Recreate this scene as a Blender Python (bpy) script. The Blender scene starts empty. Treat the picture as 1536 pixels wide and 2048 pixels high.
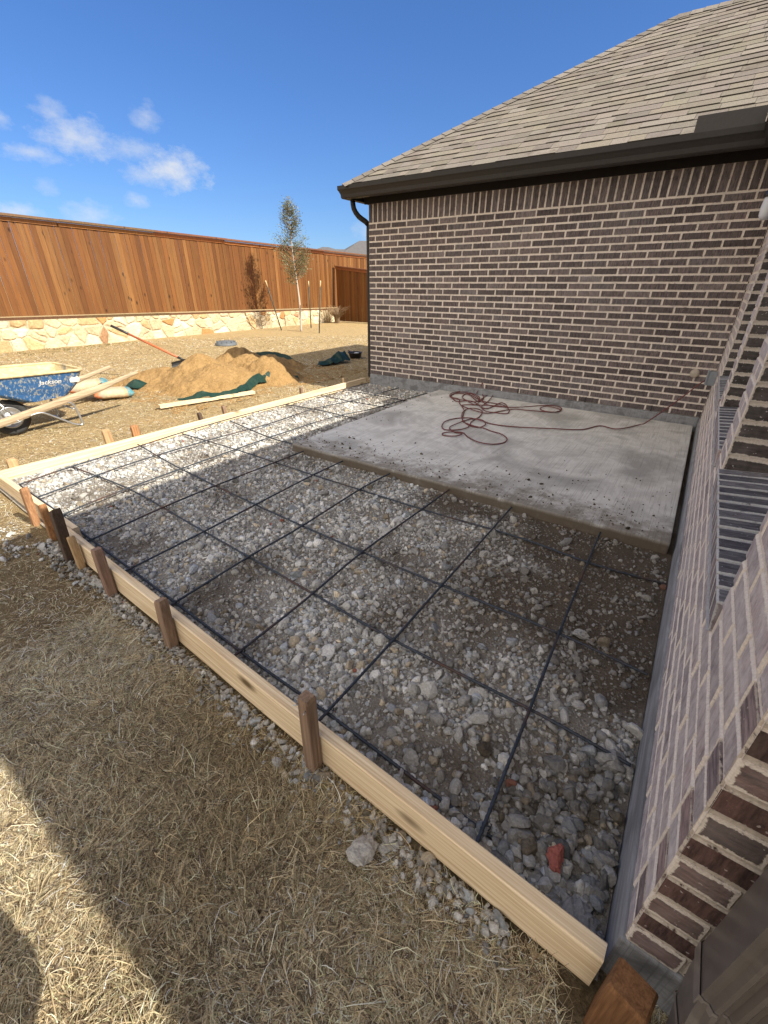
import bpy, bmesh, math, random
import numpy as np
from mathutils import Vector, Matrix

random.seed(7)
rng = np.random.default_rng(7)
R = math.radians
scn = bpy.context.scene
col = scn.collection

# ------------------------------------------------------------------ camera
cam = bpy.data.cameras.new('camera')
cam.sensor_fit = 'HORIZONTAL'; cam.sensor_width = 36.0; cam.lens = 36 * 856.74 / 1536
cam.clip_start = 0.02; cam.clip_end = 2000
co = bpy.data.objects.new('camera', cam); col.objects.link(co)
CR = ((0.82163573, -0.26918687, 0.50244716), (0.57000511, 0.38339629, -0.7267059), (0.00298331, 0.88348498, 0.46844998))
m = Matrix(CR).to_4x4(); m.translation = (0, 0, 1.5)
co.matrix_world = m
scn.camera = co

# ------------------------------------------------------------------ light
SUN_DIR = Vector((2.22, 0.13, 1.77)).normalized()
SUN_EL = math.asin(SUN_DIR.z); SUN_AZ = math.atan2(SUN_DIR.x, SUN_DIR.y)
scn.view_settings.view_transform = 'Standard'
scn.view_settings.look = 'None'
scn.view_settings.exposure = 0.95
scn.view_settings.gamma = 1.0
sl = bpy.data.lights.new('sun', 'SUN'); sl.energy = 4.8; sl.angle = R(0.5); sl.color = (1.0, 0.93, 0.80)
so = bpy.data.objects.new('sun', sl); col.objects.link(so)
so.rotation_euler = SUN_DIR.to_track_quat('Z', 'Y').to_euler(); so.location = (20, 0, 20)

world = bpy.data.worlds.new('World'); scn.world = world; world.use_nodes = True


class NT:
    """thin wrapper round a node tree"""
    def __init__(s, tree):
        s.t = tree; tree.nodes.clear()
    def n(s, kind, props=None, **inp):
        nd = s.t.nodes.new('ShaderNode' + kind)
        for k, v in (props or {}).items(): setattr(nd, k, v)
        for k, v in inp.items():
            key = int(k[1:]) if k[0] == 'i' and k[1:].isdigit() else k.replace('_', ' ')
            s.put(nd.inputs[key], v)
        return nd
    def put(s, sock, v):
        if isinstance(v, bpy.types.NodeSocket): s.t.links.new(v, sock)
        elif isinstance(v, bpy.types.Node): s.t.links.new(v.outputs[0], sock)
        elif isinstance(v, (tuple, list)) and len(v) == 3 and sock.type == 'RGBA': sock.default_value = (*v, 1)
        else: sock.default_value = v
    def math(s, op, a, b=0.0, clamp=False):
        return s.n('Math', {'operation': op, 'use_clamp': clamp}, i0=a, i1=b).outputs[0]
    def mix(s, f, a, b, mode='MIX'):
        nd = s.t.nodes.new('ShaderNodeMix'); nd.data_type = 'RGBA'; nd.blend_type = mode
        s.put(nd.inputs[0], f); s.put(nd.inputs[6], a); s.put(nd.inputs[7], b)
        return nd.outputs[2]
    def noise(s, vec, scale, detail=4, rough=0.55, dist=0.0):
        nd = s.n('TexNoise', None, Scale=scale, Detail=detail, Roughness=rough, Distortion=dist)
        if vec is not None: s.put(nd.inputs['Vector'], vec)
        return nd.outputs[0]
    def ramp(s, f, stops):
        nd = s.t.nodes.new('ShaderNodeValToRGB'); s.put(nd.inputs[0], f)
        e = nd.color_ramp.elements
        while len(e) < len(stops): e.new(0.5)
        for el, (p, c) in zip(e, stops):
            el.position = p; el.color = (*c, 1) if len(c) == 3 else c
        return nd.outputs[0]
    def rng(s, v, a, b, c=0.0, d=1.0):
        return s.n('MapRange', {'clamp': True}, i0=v, i1=a, i2=b, i3=c, i4=d).outputs[0]
    def map(s, vec, scale=(1, 1, 1), loc=(0, 0, 0)):
        return s.n('Mapping', None, Vector=vec, Scale=scale, Location=loc).outputs[0]
    def obj(s): return s.n('TexCoord').outputs['Object']
    def attr(s, name='col'): return s.n('Attribute', {'attribute_name': name}).outputs['Color']
    def bump(s, h, strength=0.4, dist=0.01):
        return s.n('Bump', None, Strength=strength, Distance=dist, Height=h).outputs[0]


# sky: Nishita plus a few small fair-weather clouds
w = NT(world.node_tree)
sky = w.n('TexSky', {'sky_type': 'NISHITA', 'sun_disc': False, 'sun_elevation': SUN_EL, 'sun_rotation': SUN_AZ,
                     'air_density': 1.0, 'dust_density': 0.35, 'ozone_density': 2.2, 'altitude': 150})
dirv = w.n('TexCoord').outputs['Generated']
warp = w.noise(w.map(dirv, (34, 34, 58)), 1.0, 8, 0.66)
clouds = None
CLOUDS = [  # direction, angular half-width, half-height, strength
 ((-0.880, 0.431, 0.200), 0.060, 0.030, 1.0), ((-0.910, 0.376, 0.175), 0.042, 0.014, 0.8), ((-0.884, 0.410, 0.226), 0.028, 0.017, 0.7),
 ((-0.821, 0.520, 0.235), 0.024, 0.020, 0.7), ((-0.843, 0.502, 0.193), 0.045, 0.018, 0.7), ((-0.819, 0.548, 0.172), 0.064, 0.032, 1.25),
 ((-0.844, 0.511, 0.161), 0.042, 0.016, 0.8), ((-0.860, 0.495, 0.125), 0.022, 0.013, 0.7), ((-0.936, 0.337, 0.098), 0.045, 0.018, 0.9),
 ((-0.897, 0.430, 0.100), 0.042, 0.022, 0.7), ((-0.913, 0.385, 0.134), 0.020, 0.012, 0.5), ((-0.594, 0.799, 0.093), 0.028, 0.024, 0.6), ((-0.913, 0.349, 0.210), 0.016, 0.014, 0.6)]
for d, ax, az, st in CLOUDS:
    d = Vector(d).normalized(); hx = Vector((d.y, -d.x, 0)).normalized(); hz = hx.cross(d)
    a = w.n('VectorMath', {'operation': 'DOT_PRODUCT'}, i0=dirv, i1=hx).outputs['Value']
    b = w.n('VectorMath', {'operation': 'DOT_PRODUCT'}, i0=dirv, i1=hz).outputs['Value']
    c = w.n('VectorMath', {'operation': 'DOT_PRODUCT'}, i0=dirv, i1=d).outputs['Value']
    a = w.math('POWER', w.math('ABSOLUTE', w.math('DIVIDE', a, ax)), 2.0)
    b = w.math('POWER', w.math('ABSOLUTE', w.math('DIVIDE', b, az)), 2.0)
    r = w.math('SUBTRACT', 1.0, w.math('SQRT', w.math('ADD', a, b)))
    v = w.math('ADD', r, w.math('MULTIPLY', w.math('SUBTRACT', warp, 0.5), 2.2))
    v = w.math('MULTIPLY', w.rng(v, 0.0, 1.1), w.math('MULTIPLY', w.math('GREATER_THAN', c, 0.3), st))
    clouds = v if clouds is None else w.math('MAXIMUM', clouds, v)
CLOUD_COL = (2.9, 2.95, 3.0)
gm = w.n('Gamma', None, Color=sky.outputs[0], Gamma=0.80)
hs = w.n('HueSaturation', None, Saturation=1.22, Value=0.50, Color=gm.outputs[0])
skyc = w.mix(1.0, hs.outputs[0], (0.68, 0.94, 1.42, 1), 'MULTIPLY')
skyc = w.mix(w.math('MULTIPLY', clouds, 0.62, True), skyc, (*CLOUD_COL, 1))
# unseen sheet of bright cloud added over the southern sky to fill the shade
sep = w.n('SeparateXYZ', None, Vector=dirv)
south_fill = w.rng(w.math('ADD', w.math('ADD', w.math('MULTIPLY', sep.outputs[1], -1.0), w.math('MULTIPLY', sep.outputs[2], 0.35)), w.math('MULTIPLY', w.math('SUBTRACT', w.noise(dirv, 3.0, 5, 0.6), 0.5), 0.9)), 0.12, 0.5)
skyc = w.mix(w.math('MULTIPLY', south_fill, w.rng(sep.outputs[2], 0.0, 0.12)), skyc, (5.4, 5.05, 4.7, 1))
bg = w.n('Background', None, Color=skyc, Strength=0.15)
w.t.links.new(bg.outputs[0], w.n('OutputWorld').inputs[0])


# ------------------------------------------------------------------ helpers
def tag(o, label=None, cat=None, group=None, kind=None):
    if label: o['label'] = label
    if cat: o['category'] = cat
    if group: o['group'] = group
    if kind: o['kind'] = kind
    return o


def empty(name, loc, label, cat, group=None, rz=0.0):
    o = bpy.data.objects.new(name, None); col.objects.link(o)
    o.empty_display_size = 0.1; o.location = loc; o.rotation_euler = (0, 0, rz)
    return tag(o, label, cat, group)


def np_mesh(name, V, F, mat, cols=None, parent=None, smooth=True):
    """V (n,3), F (m,k) index array of one polygon size, cols (n,3) per vertex"""
    me = bpy.data.meshes.new(name)
    V = np.ascontiguousarray(V, dtype=np.float32); F = np.ascontiguousarray(F, dtype=np.int32)
    k = F.shape[1]
    me.vertices.add(len(V)); me.vertices.foreach_set('co', V.ravel())
    me.loops.add(F.size); me.loops.foreach_set('vertex_index', F.ravel())
    me.polygons.add(len(F)); me.polygons.foreach_set('loop_start', np.arange(0, F.size, k, dtype=np.int32))
    me.polygons.foreach_set('use_smooth', np.full(len(F), smooth))
    if cols is not None:
        a = me.attributes.new('col', 'FLOAT_COLOR', 'POINT')
        c4 = np.ones((len(V), 4), np.float32); c4[:, :3] = cols
        a.data.foreach_set('color', c4.ravel())
    me.update(); me.validate()
    me.materials.append(mat)
    o = bpy.data.objects.new(name, me); col.objects.link(o)
    if parent: o.parent = parent
    return o


class MB:
    """collects shapes for ONE mesh object, colour per face, optional brick uvs"""
    def __init__(s): s.v = []; s.f = []; s.c = []; s.u = []; s.sm = []
    def face(s, pts, c=(1, 1, 1), uv=None, smooth=False):
        i = len(s.v); s.v += [tuple(p) for p in pts]; s.f.append(tuple(range(i, i + len(pts))))
        s.c.append(c); s.u.append(uv or [(0, 0, 0, 0)] * len(pts)); s.sm.append(smooth)
    def raw(s, V, F, c=(1, 1, 1), smooth=False):
        i = len(s.v); s.v += [tuple(p) for p in V]
        for f in F:
            s.f.append(tuple(i + k for k in f)); s.c.append(c); s.u.append([(0, 0, 0, 0)] * len(f)); s.sm.append(smooth)
    def box(s, c, size, mat=None, colr=(1, 1, 1), bev=0.0):
        hx, hy, hz = size[0] / 2, size[1] / 2, size[2] / 2
        M_ = (mat.to_4x4() if mat else Matrix.Identity(4)); C = Vector(c)
        if bev <= 0:
            V = [Vector((x * hx, y * hy, z * hz)) for x in (-1, 1) for y in (-1, 1) for z in (-1, 1)]
            F = [(0, 1, 3, 2), (4, 6, 7, 5), (0, 4, 5, 1), (2, 3, 7, 6), (0, 2, 6, 4), (1, 5, 7, 3)]
        else:
            bm = bmesh.new(); bmesh.ops.create_cube(bm, size=1)
            for v in bm.verts: v.co = Vector((v.co.x * 2 * hx, v.co.y * 2 * hy, v.co.z * 2 * hz))
            bmesh.ops.bevel(bm, geom=bm.edges[:], offset=bev, segments=2, affect='EDGES', profile=0.6)
            bm.verts.index_update(); V = [v.co.copy() for v in bm.verts]; F = [tuple(v.index for v in f.verts) for f in bm.faces]; bm.free()
        s.raw([C + (M_ @ v) for v in V], F, colr)
    def tube(s, path, r, n=8, c=(1, 1, 1), caps=True):
        P = [Vector(p) for p in path]; rr = r if isinstance(r, (list, tuple, np.ndarray)) else [r] * len(P)
        V = []; F = []; up = Vector((0, 0, 1)); prev = None
        for i, p in enumerate(P):
            t = (P[min(i + 1, len(P) - 1)] - P[max(i - 1, 0)]).normalized()
            if prev is None:
                a = up.cross(t)
                if a.length < 1e-3: a = Vector((1, 0, 0))
            else: a = prev - t * prev.dot(t)
            a.normalize(); prev = a; b = t.cross(a)
            for k in range(n):
                an = 2 * math.pi * k / n; V.append(p + (a * math.cos(an) + b * math.sin(an)) * rr[i])
        for i in range(len(P) - 1):
            for k in range(n):
                F.append((i * n + k, i * n + (k + 1) % n, (i + 1) * n + (k + 1) % n, (i + 1) * n + k))
        if caps:
            F.append(tuple(range(n - 1, -1, -1))); F.append(tuple((len(P) - 1) * n + k for k in range(n)))
        s.raw(V, F, c, True)
    def sweep(s, prof, A, B, side, up, c=(1, 1, 1), endsA=None, endsB=None):
        """profile (a,b) pairs swept from A to B: point = end + side*a + up*b (+ mitre shift along run)"""
        A, B, side, up = Vector(A), Vector(B), Vector(side), Vector(up); t = (B - A).normalized(); n = len(prof)
        V = [A + side * a + up * b + t * ((endsA or 0) * a) for a, b in prof] + [B + side * a + up * b + t * ((endsB or 0) * a) for a, b in prof]
        F = [(i, (i + 1) % n, n + (i + 1) % n, n + i) for i in range(n)] + [tuple(range(n - 1, -1, -1)), tuple(range(n, 2 * n))]
        s.raw(V, F, c)
    def lathe(s, prof, c0, n=24, axis='Z', c=(1, 1, 1), smooth=True):
        V = []; F = []; C = Vector(c0)
        for r, h in prof:
            for k in range(n):
                a = 2 * math.pi * k / n; x, y = r * math.cos(a), r * math.sin(a)
                V.append(C + (Vector((x, y, h)) if axis == 'Z' else Vector((h, x, y)) if axis == 'X' else Vector((x, h, y))))
        for i in range(len(prof) - 1):
            for k in range(n): F.append((i * n + k, i * n + (k + 1) % n, (i + 1) * n + (k + 1) % n, (i + 1) * n + k))
        s.raw(V, F, c, smooth)
    def build(s, name, mat, parent=None, fixn=False, uv=False):
        me = bpy.data.meshes.new(name); me.from_pydata(s.v, [], s.f); me.materials.append(mat)
        a = me.attributes.new('col', 'FLOAT_COLOR', 'CORNER')
        cc = []; u0 = []; u1 = []
        for f, c, u in zip(s.f, s.c, s.u):
            for q in u: cc += [c[0], c[1], c[2], 1.0]; u0 += [q[0], q[1]]; u1 += [q[2], q[3]]
        a.data.foreach_set('color', cc)
        if uv:
            me.uv_layers.new(name='near'); me.uv_layers.new(name='far')
            me.uv_layers['near'].data.foreach_set('uv', u0); me.uv_layers['far'].data.foreach_set('uv', u1)
        me.polygons.foreach_set('use_smooth', s.sm)
        if fixn:
            bm = bmesh.new(); bm.from_mesh(me); bmesh.ops.recalc_face_normals(bm, faces=bm.faces[:]); bm.to_mesh(me); bm.free()
        me.update()
        o = bpy.data.objects.new(name, me); col.objects.link(o)
        if parent: o.parent = parent; o.matrix_parent_inverse = Matrix.LocRotScale(parent.location, parent.rotation_euler, None).inverted()
        return o


_lat = rng.random((256, 256))
def vnoise(x, y):
    x = np.asarray(x, float); y = np.asarray(y, float)
    xi = np.floor(x).astype(int); yi = np.floor(y).astype(int); fx = x - xi; fy = y - yi
    fx = fx * fx * (3 - 2 * fx); fy = fy * fy * (3 - 2 * fy)
    g = lambda a, b: _lat[a & 255, b & 255]
    return (g(xi, yi) * (1 - fx) + g(xi + 1, yi) * fx) * (1 - fy) + (g(xi, yi + 1) * (1 - fx) + g(xi + 1, yi + 1) * fx) * fy
def fbm(x, y, o=4):
    v = 0; a = 0.5; s = 0
    for i in range(o):
        v = v + a * vnoise(x * 2**i + 17.3 * i, y * 2**i + 5.1 * i); s += a; a *= 0.5
    return v / s


def grid_mesh(name, xs, ys, zf, mat, colf=None, kind='structure'):
    X, Y = np.meshgrid(xs, ys, indexing='ij'); Z = zf(X, Y)
    V = np.stack([X, Y, Z], -1).reshape(-1, 3); nx, ny = len(xs), len(ys)
    i = (np.arange(nx - 1)[:, None] * ny + np.arange(ny - 1)[None]).ravel()
    F = np.stack([i, i + ny, i + ny + 1, i + 1], 1)
    o = np_mesh(name, V, F, mat, None if colf is None else colf(X, Y).reshape(-1, 3))
    if kind: o['kind'] = kind
    return o


def spline(pts, step=0.02):
    P = [np.array(p, float) for p in pts]; P = [2 * P[0] - P[1]] + P + [2 * P[-1] - P[-2]]; out = []
    for i in range(1, len(P) - 2):
        n = max(2, int(np.linalg.norm(P[i + 1] - P[i]) / step))
        for k in range(n):
            t = k / n
            out.append(0.5 * (2 * P[i] + (P[i + 1] - P[i - 1]) * t + (2 * P[i - 1] - 5 * P[i] + 4 * P[i + 1] - P[i + 2]) * t * t
                              + (3 * P[i] - P[i - 1] - 3 * P[i + 1] + P[i + 2]) * t**3))
    out.append(P[-2]); return out


# ------------------------------------------------------------------ materials
def new_mat(name):
    m_ = bpy.data.materials.new(name); m_.use_nodes = True; t = NT(m_.node_tree)
    b = t.n('BsdfPrincipled'); o = t.n('OutputMaterial'); t.t.links.new(b.outputs[0], o.inputs[0])
    return m_, t, b


def simple(name, colr, rough=0.6, var=0.25, scale=30, bump=0.15, metal=0.0, spec=0.5, use_col=False, stretch=(1, 1, 1), dirt=None, dirt_amt=0.5, dirt_scale=6):
    m_, t, b = new_mat(name)
    vec = t.map(t.obj(), stretch)
    n = t.noise(vec, scale, 5, 0.6)
    base = t.attr() if use_col else (*colr, 1)
    f = t.rng(n, 0.3, 0.7, 1 - var, 1 + var)
    c = t.n('VectorMath', {'operation': 'SCALE'}, i0=base if use_col else colr, Scale=f).outputs[0]
    if use_col and colr != (1, 1, 1): c = t.mix(1.0, c, (*colr, 1), 'MULTIPLY')
    if dirt:
        dn = t.noise(t.obj(), dirt_scale, 6, 0.65)
        c = t.mix(t.rng(dn, 0.62 - dirt_amt * 0.3, 0.75 - dirt_amt * 0.2), c, (*dirt, 1))
    t.put(b.inputs['Base Color'], c); b.inputs['Roughness'].default_value = rough
    b.inputs['Metallic'].default_value = metal; b.inputs['Specular IOR Level'].default_value = spec
    if bump: t.put(b.inputs['Normal'], t.bump(n, bump, 0.01))
    return m_


def wood(name, c0, c1, grain=60, rough=0.75, axis=0, knots=True, use_col=False, gain=1.0):
    m_, t, b = new_mat(name)
    sc = [grain * 0.35] * 3; sc[axis] = 1.2
    o = t.obj(); rnd = t.n('ObjectInfo').outputs['Random']
    off = t.n('CombineXYZ', None, X=t.math('MULTIPLY', rnd, 13.0), Y=t.math('MULTIPLY', rnd, 29.0), Z=t.math('MULTIPLY', rnd, 7.0)).outputs[0]
    vec = t.n('VectorMath', {'operation': 'ADD'}, i0=o, i1=off).outputs[0]
    if use_col: vec = t.n('VectorMath', {'operation': 'ADD'}, i0=vec, i1=t.n('VectorMath', {'operation': 'SCALE'}, i0=t.attr(), Scale=37.0).outputs[0]).outputs[0]
    n1 = t.noise(t.map(vec, sc), 1.0, 6, 0.65, 0.8)
    n2 = t.noise(t.map(vec, [s * 3.5 for s in sc]), 1.0, 3, 0.5)
    f = t.math('ADD', t.math('MULTIPLY', n1, 0.75), t.math('MULTIPLY', n2, 0.35))
    c = t.ramp(f, [(0.33, c1), (0.52, tuple((a + d) / 2 for a, d in zip(c0, c1))), (0.68, c0)])
    if knots:
        ks = [5.0] * 3; ks[axis] = 2.2
        vo = t.n('TexVoronoi', {'feature': 'F1'}, Vector=t.map(vec, ks), Scale=1.0, Randomness=1.0).outputs['Distance']
        c = t.mix(t.rng(vo, 0.16, 0.05), c, tuple(x * 0.30 for x in c1) + (1,))
    if use_col:
        c = t.mix(1.0, c, t.attr(), 'MULTIPLY')
    t.put(b.inputs['Base Color'], c); b.inputs['Roughness'].default_value = rough; b.inputs['Specular IOR Level'].default_value = 0.25
    t.put(b.inputs['Normal'], t.bump(f, 0.35, 0.004))
    return m_


def brick_mat(name, mortar, haze, haze_amt, smear, wid=0.003):
    m_, t, b = new_mat(name)
    u0 = t.n('UVMap', {'uv_map': 'near'}).outputs[0]; u1 = t.n('UVMap', {'uv_map': 'far'}).outputs[0]
    mn = t.n('VectorMath', {'operation': 'MINIMUM'}, i0=u0, i1=u1).outputs[0]
    sp = t.n('SeparateXYZ', None, Vector=mn); edge = t.math('MINIMUM', sp.outputs[0], sp.outputs[1])
    o = t.obj(); bc = t.attr()
    nz = t.noise(o, 28, 5, 0.65); nf = t.noise(o, 160, 4, 0.6); big = t.noise(o, 2.2, 4, 0.6)
    streak = t.noise(t.map(t.n('VectorMath', {'operation': 'ADD'}, i0=u0, i1=t.n('VectorMath', {'operation': 'SCALE'}, i0=bc, Scale=71.0).outputs[0]).outputs[0], (95, 14, 1)), 1.0, 4, 0.65)
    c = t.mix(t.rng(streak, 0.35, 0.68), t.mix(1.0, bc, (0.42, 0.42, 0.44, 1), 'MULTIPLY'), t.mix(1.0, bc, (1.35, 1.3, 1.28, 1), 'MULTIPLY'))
    c = t.mix(t.rng(nf, 0.62, 0.75, 0, 0.55), c, (0.03, 0.026, 0.026, 1))
    hz = t.math('MULTIPLY', t.rng(t.math('ADD', t.math('MULTIPLY', nz, 0.6), t.math('MULTIPLY', big, 0.6)), 0.62 - 0.25 * haze_amt, 0.80), haze_amt)
    lum = t.n('SeparateXYZ', None, Vector=bc).outputs[0]; hz = t.math('MULTIPLY', hz, t.rng(lum, 0.155, 0.22, 0.18, 1.0))
    c = t.mix(hz, c, (*haze, 1))
    sp2 = t.noise(o, 85, 2, 0.5); c = t.mix(t.rng(sp2, 0.70, 0.74, 0, 0.7), c, (*haze, 1))
    mm = t.rng(t.math('ADD', edge, t.math('MULTIPLY', t.math('SUBTRACT', t.math('ADD', t.math('MULTIPLY', nz, 0.7), t.math('MULTIPLY', nf, 0.3)), 0.5), -smear)), wid + 0.0012, wid - 0.0012)
    mc = t.mix(t.rng(nf, 0.3, 0.7), tuple(x * 0.72 for x in mortar) + (1,), (*mortar, 1))
    mc = t.mix(t.rng(big, 0.4, 0.65, 0, 0.35), mc, tuple(x * 0.62 for x in mortar) + (1,))
    c = t.mix(mm, c, mc)
    t.put(b.inputs['Base Color'], c); b.inputs['Roughness'].default_value = 0.92; b.inputs['Specular IOR Level'].default_value = 0.15
    h = t.math('ADD', t.math('MULTIPLY', streak, 0.6), t.math('MULTIPLY', nf, 0.6))
    h = t.mix(mm, h, t.math('ADD', 1.5, t.math('MULTIPLY', nf, 0.9)))
    t.put(b.inputs['Normal'], t.bump(h, 0.55, 0.006))
    return m_


M = {}
M['brick'] = brick_mat('grey_brown_brick', (0.84, 0.745, 0.65), (0.48, 0.445, 0.43), 0.50, 0.017, 0.0022)  # grey-brown brick colour of the back and outer walls
M['brick_hazed'] = brick_mat('efflorescent_brick', (0.82, 0.73, 0.64), (0.66, 0.61, 0.60), 0.95, 0.028, 0.0058)
M['brick_end'] = brick_mat('red_brown_brick', (0.60, 0.52, 0.44), (0.50, 0.44, 0.40), 0.25, 0.028, 0.0034)
M['sill_brick'] = brick_mat('washed_sill_brick', (0.58, 0.57, 0.57), (0.50, 0.53, 0.57), 0.45, 0.022, 0.0040)
M['bronze'] = simple('dark_bronze_metal', (0.030, 0.026, 0.023), 0.5, 0.12, 40, 0.02, spec=0.25)
M['bronze_pipe'] = simple('brown_painted_pipe', (0.105, 0.090, 0.080), 0.38, 0.10, 30, 0.03, dirt=(0.16, 0.14, 0.12), dirt_amt=0.25)
M['strap'] = simple('strap_metal', (0.16, 0.14, 0.125), 0.35, 0.1, 30, 0.02)
M['soffit'] = simple('dark_brown_trim', (0.014, 0.011, 0.010), 0.7, 0.15, 20, 0.05, spec=0.2)
M['shingle'] = simple('asphalt_shingle', (1, 1, 1), 0.95, 0.35, 180, 0.5, use_col=True, spec=0.1, dirt=(0.12, 0.10, 0.085), dirt_amt=0.15, dirt_scale=2.5)
M['glass'] = simple('window_glass', (0.02, 0.025, 0.03), 0.05, 0.0, 5, 0)
M['white_vinyl'] = simple('white_vinyl', (0.7, 0.69, 0.66), 0.45, 0.05, 20, 0.02)
M['lamp_glass'] = simple('frosted_lamp_glass', (0.62, 0.64, 0.66), 0.25, 0.06, 15, 0)
M['black_metal'] = simple('black_metal', (0.015, 0.015, 0.016), 0.45, 0.1, 30, 0.03)
M['grey_plastic'] = simple('grey_plastic', (0.22, 0.24, 0.26), 0.5, 0.1, 30, 0.02)
M['pine'] = wood('fresh_pine', (0.82, 0.67, 0.46), (0.47, 0.31, 0.155), 170, 0.7, 0)
M['stake_wood'] = wood('weathered_stake', (1.15, 1.08, 0.98), (0.40, 0.31, 0.25), 200, 0.85, 2, False, True)
M['cedar'] = wood('stained_cedar', (1.25, 1.15, 1.0), (0.62, 0.52, 0.45), 130, 0.6, 2, True, True)
M['handle_wood'] = wood('worn_ash_handle', (0.46, 0.36, 0.24), (0.22, 0.16, 0.10), 110, 0.8, 1, False)
M['steel'] = simple('rusty_rebar_steel', (0.036, 0.045, 0.058), 0.55, 0.35, 60, 0.2, metal=0.35, dirt=(0.10, 0.045, 0.022), dirt_amt=0.35, dirt_scale=3)
M['galv'] = simple('galvanised_pipe', (0.45, 0.46, 0.47), 0.35, 0.15, 40, 0.05, metal=0.8)
M['rubber'] = simple('dusty_rubber', (0.030, 0.030, 0.030), 0.85, 0.3, 30, 0.2, dirt=(0.22, 0.19, 0.15), dirt_amt=0.25)
M['cord'] = simple('dark_red_cord', (0.135, 0.036, 0.034), 0.5, 0.2, 60, 0.05)
M['tarp'] = simple('green_tarp', (0.012, 0.034, 0.024), 0.5, 0.25, 20, 0.2, spec=0.25)
M['bark'] = simple('pale_bark', (1, 1, 1), 0.9, 0.3, 60, 0.4, use_col=True)
M['leaf'] = simple('leaf', (1, 1, 1), 0.6, 0.2, 20, 0, use_col=True)
M['stone'] = simple('limestone', (1, 1, 1), 0.95, 0.25, 22, 0.8, use_col=True, spec=0.1)
M['gravel'] = simple('crushed_concrete', (1, 1, 1), 0.95, 0.25, 120, 0.6, use_col=True, spec=0.12)
def blade_mat():
    m_, t, b = new_mat('dry_grass_blade'); c = t.attr(); t.put(b.inputs['Base Color'], c); b.inputs['Roughness'].default_value = 0.7; b.inputs['Specular IOR Level'].default_value = 0.3
    tr = t.n('BsdfTranslucent', None, Color=c); mx = t.n('MixShader', None, i0=0.42, i1=b.outputs[0], i2=tr.outputs[0]); o = [n for n in m_.node_tree.nodes if n.type == 'OUTPUT_MATERIAL'][0]
    t.t.links.new(mx.outputs[0], o.inputs[0]); return m_
M['blade'] = blade_mat()
M['roof_far'] = simple('far_roof', (0.10, 0.095, 0.095), 0.9, 0.2, 6, 0.1)
M['brick_far'] = simple('far_brick', (0.22, 0.16, 0.13), 0.9, 0.2, 6, 0.1)
M['paper_bag'] = simple('paper_bag', (1, 1, 1), 0.8, 0.2, 25, 0.3, use_col=True, dirt=(0.35, 0.30, 0.22), dirt_amt=0.4, dirt_scale=9)
M['orange_handle'] = simple('orange_fibreglass', (0.42, 0.11, 0.035), 0.5, 0.2, 20, 0.05)
M['post_green'] = simple('green_steel_post', (0.04, 0.05, 0.04), 0.6, 0.2, 20, 0.05)
M['cloth'] = simple('dark_cloth', (0.04, 0.05, 0.07), 0.9, 0.2, 20, 0.1)
M['skin'] = simple('skin', (0.5, 0.32, 0.24), 0.6, 0.1, 20, 0.05)
M['letter'] = simple('white_paint_lettering', (0.75, 0.74, 0.70), 0.6, 0.1, 60, 0.0)


def dirt_ground(name, c0, c1, scale=6, bump=0.6, fine=90):
    m_, t, b = new_mat(name); o = t.obj()
    n = t.noise(o, scale, 6, 0.65); f = t.noise(o, fine, 5, 0.7); v = t.n('TexVoronoi', {'feature': 'F1'}, Vector=o, Scale=fine * 0.9).outputs[0]
    c = t.mix(t.rng(n, 0.35, 0.65), (*c0, 1), (*c1, 1))
    c = t.mix(t.rng(f, 0.35, 0.7, 0, 0.6), c, tuple(x * 1.6 for x in c1) + (1,))
    t.put(b.inputs['Base Color'], c); b.inputs['Roughness'].default_value = 1.0; b.inputs['Specular IOR Level'].default_value = 0.1
    t.put(b.inputs['Normal'], t.bump(t.math('SUBTRACT', f, t.math('MULTIPLY', v, 0.5)), bump, 0.012))
    return m_
def bed_mat():
    m_, t, b = new_mat('stone_fines_and_soil'); o = t.obj()
    n = t.noise(o, 6, 6, 0.65); f = t.noise(o, 110, 5, 0.7); v = t.n('TexVoronoi', {'feature': 'F1'}, Vector=o, Scale=120.0).outputs[0]
    k = t.math('ADD', t.rng(n, 0.3, 0.7, 0.75, 1.15), t.rng(f, 0.3, 0.7, -0.25, 0.25))
    t.put(b.inputs['Base Color'], t.n('VectorMath', {'operation': 'SCALE'}, i0=t.attr(), Scale=k).outputs[0]); b.inputs['Roughness'].default_value = 1.0; b.inputs['Specular IOR Level'].default_value = 0.1
    t.put(b.inputs['Normal'], t.bump(t.math('SUBTRACT', f, t.math('MULTIPLY', v, 0.6)), 0.7, 0.012))
    return m_
M['subsoil'] = bed_mat()
M['sand'] = dirt_ground('damp_sand', (0.180, 0.110, 0.044), (0.265, 0.168, 0.073), 7, 1.0, 45)


def lawn_mat():
    m_, t, b = new_mat('dormant_lawn'); o = t.obj()
    n = t.noise(o, 1.6, 6, 0.65); n2 = t.noise(o, 14, 6, 0.7); f = t.noise(t.map(o, (1, 1, 1)), 75, 5, 0.75, 0.6)
    c = t.mix(t.rng(n2, 0.35, 0.65), (0.42, 0.30, 0.145, 1), (0.58, 0.44, 0.235, 1))
    c = t.mix(t.rng(f, 0.40, 0.62, 0.75, 0.0), c, (0.22, 0.155, 0.08, 1))
    c = t.mix(t.rng(n, 0.55, 0.75, 0, 0.5), c, (0.48, 0.31, 0.14, 1))
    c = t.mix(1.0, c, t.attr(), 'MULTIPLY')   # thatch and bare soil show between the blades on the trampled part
    t.put(b.inputs['Base Color'], c); b.inputs['Roughness'].default_value = 1.0; b.inputs['Specular IOR Level'].default_value = 0.05
    t.put(b.inputs['Normal'], t.bump(f, 0.9, 0.03))
    return m_
M['lawn'] = lawn_mat()


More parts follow.
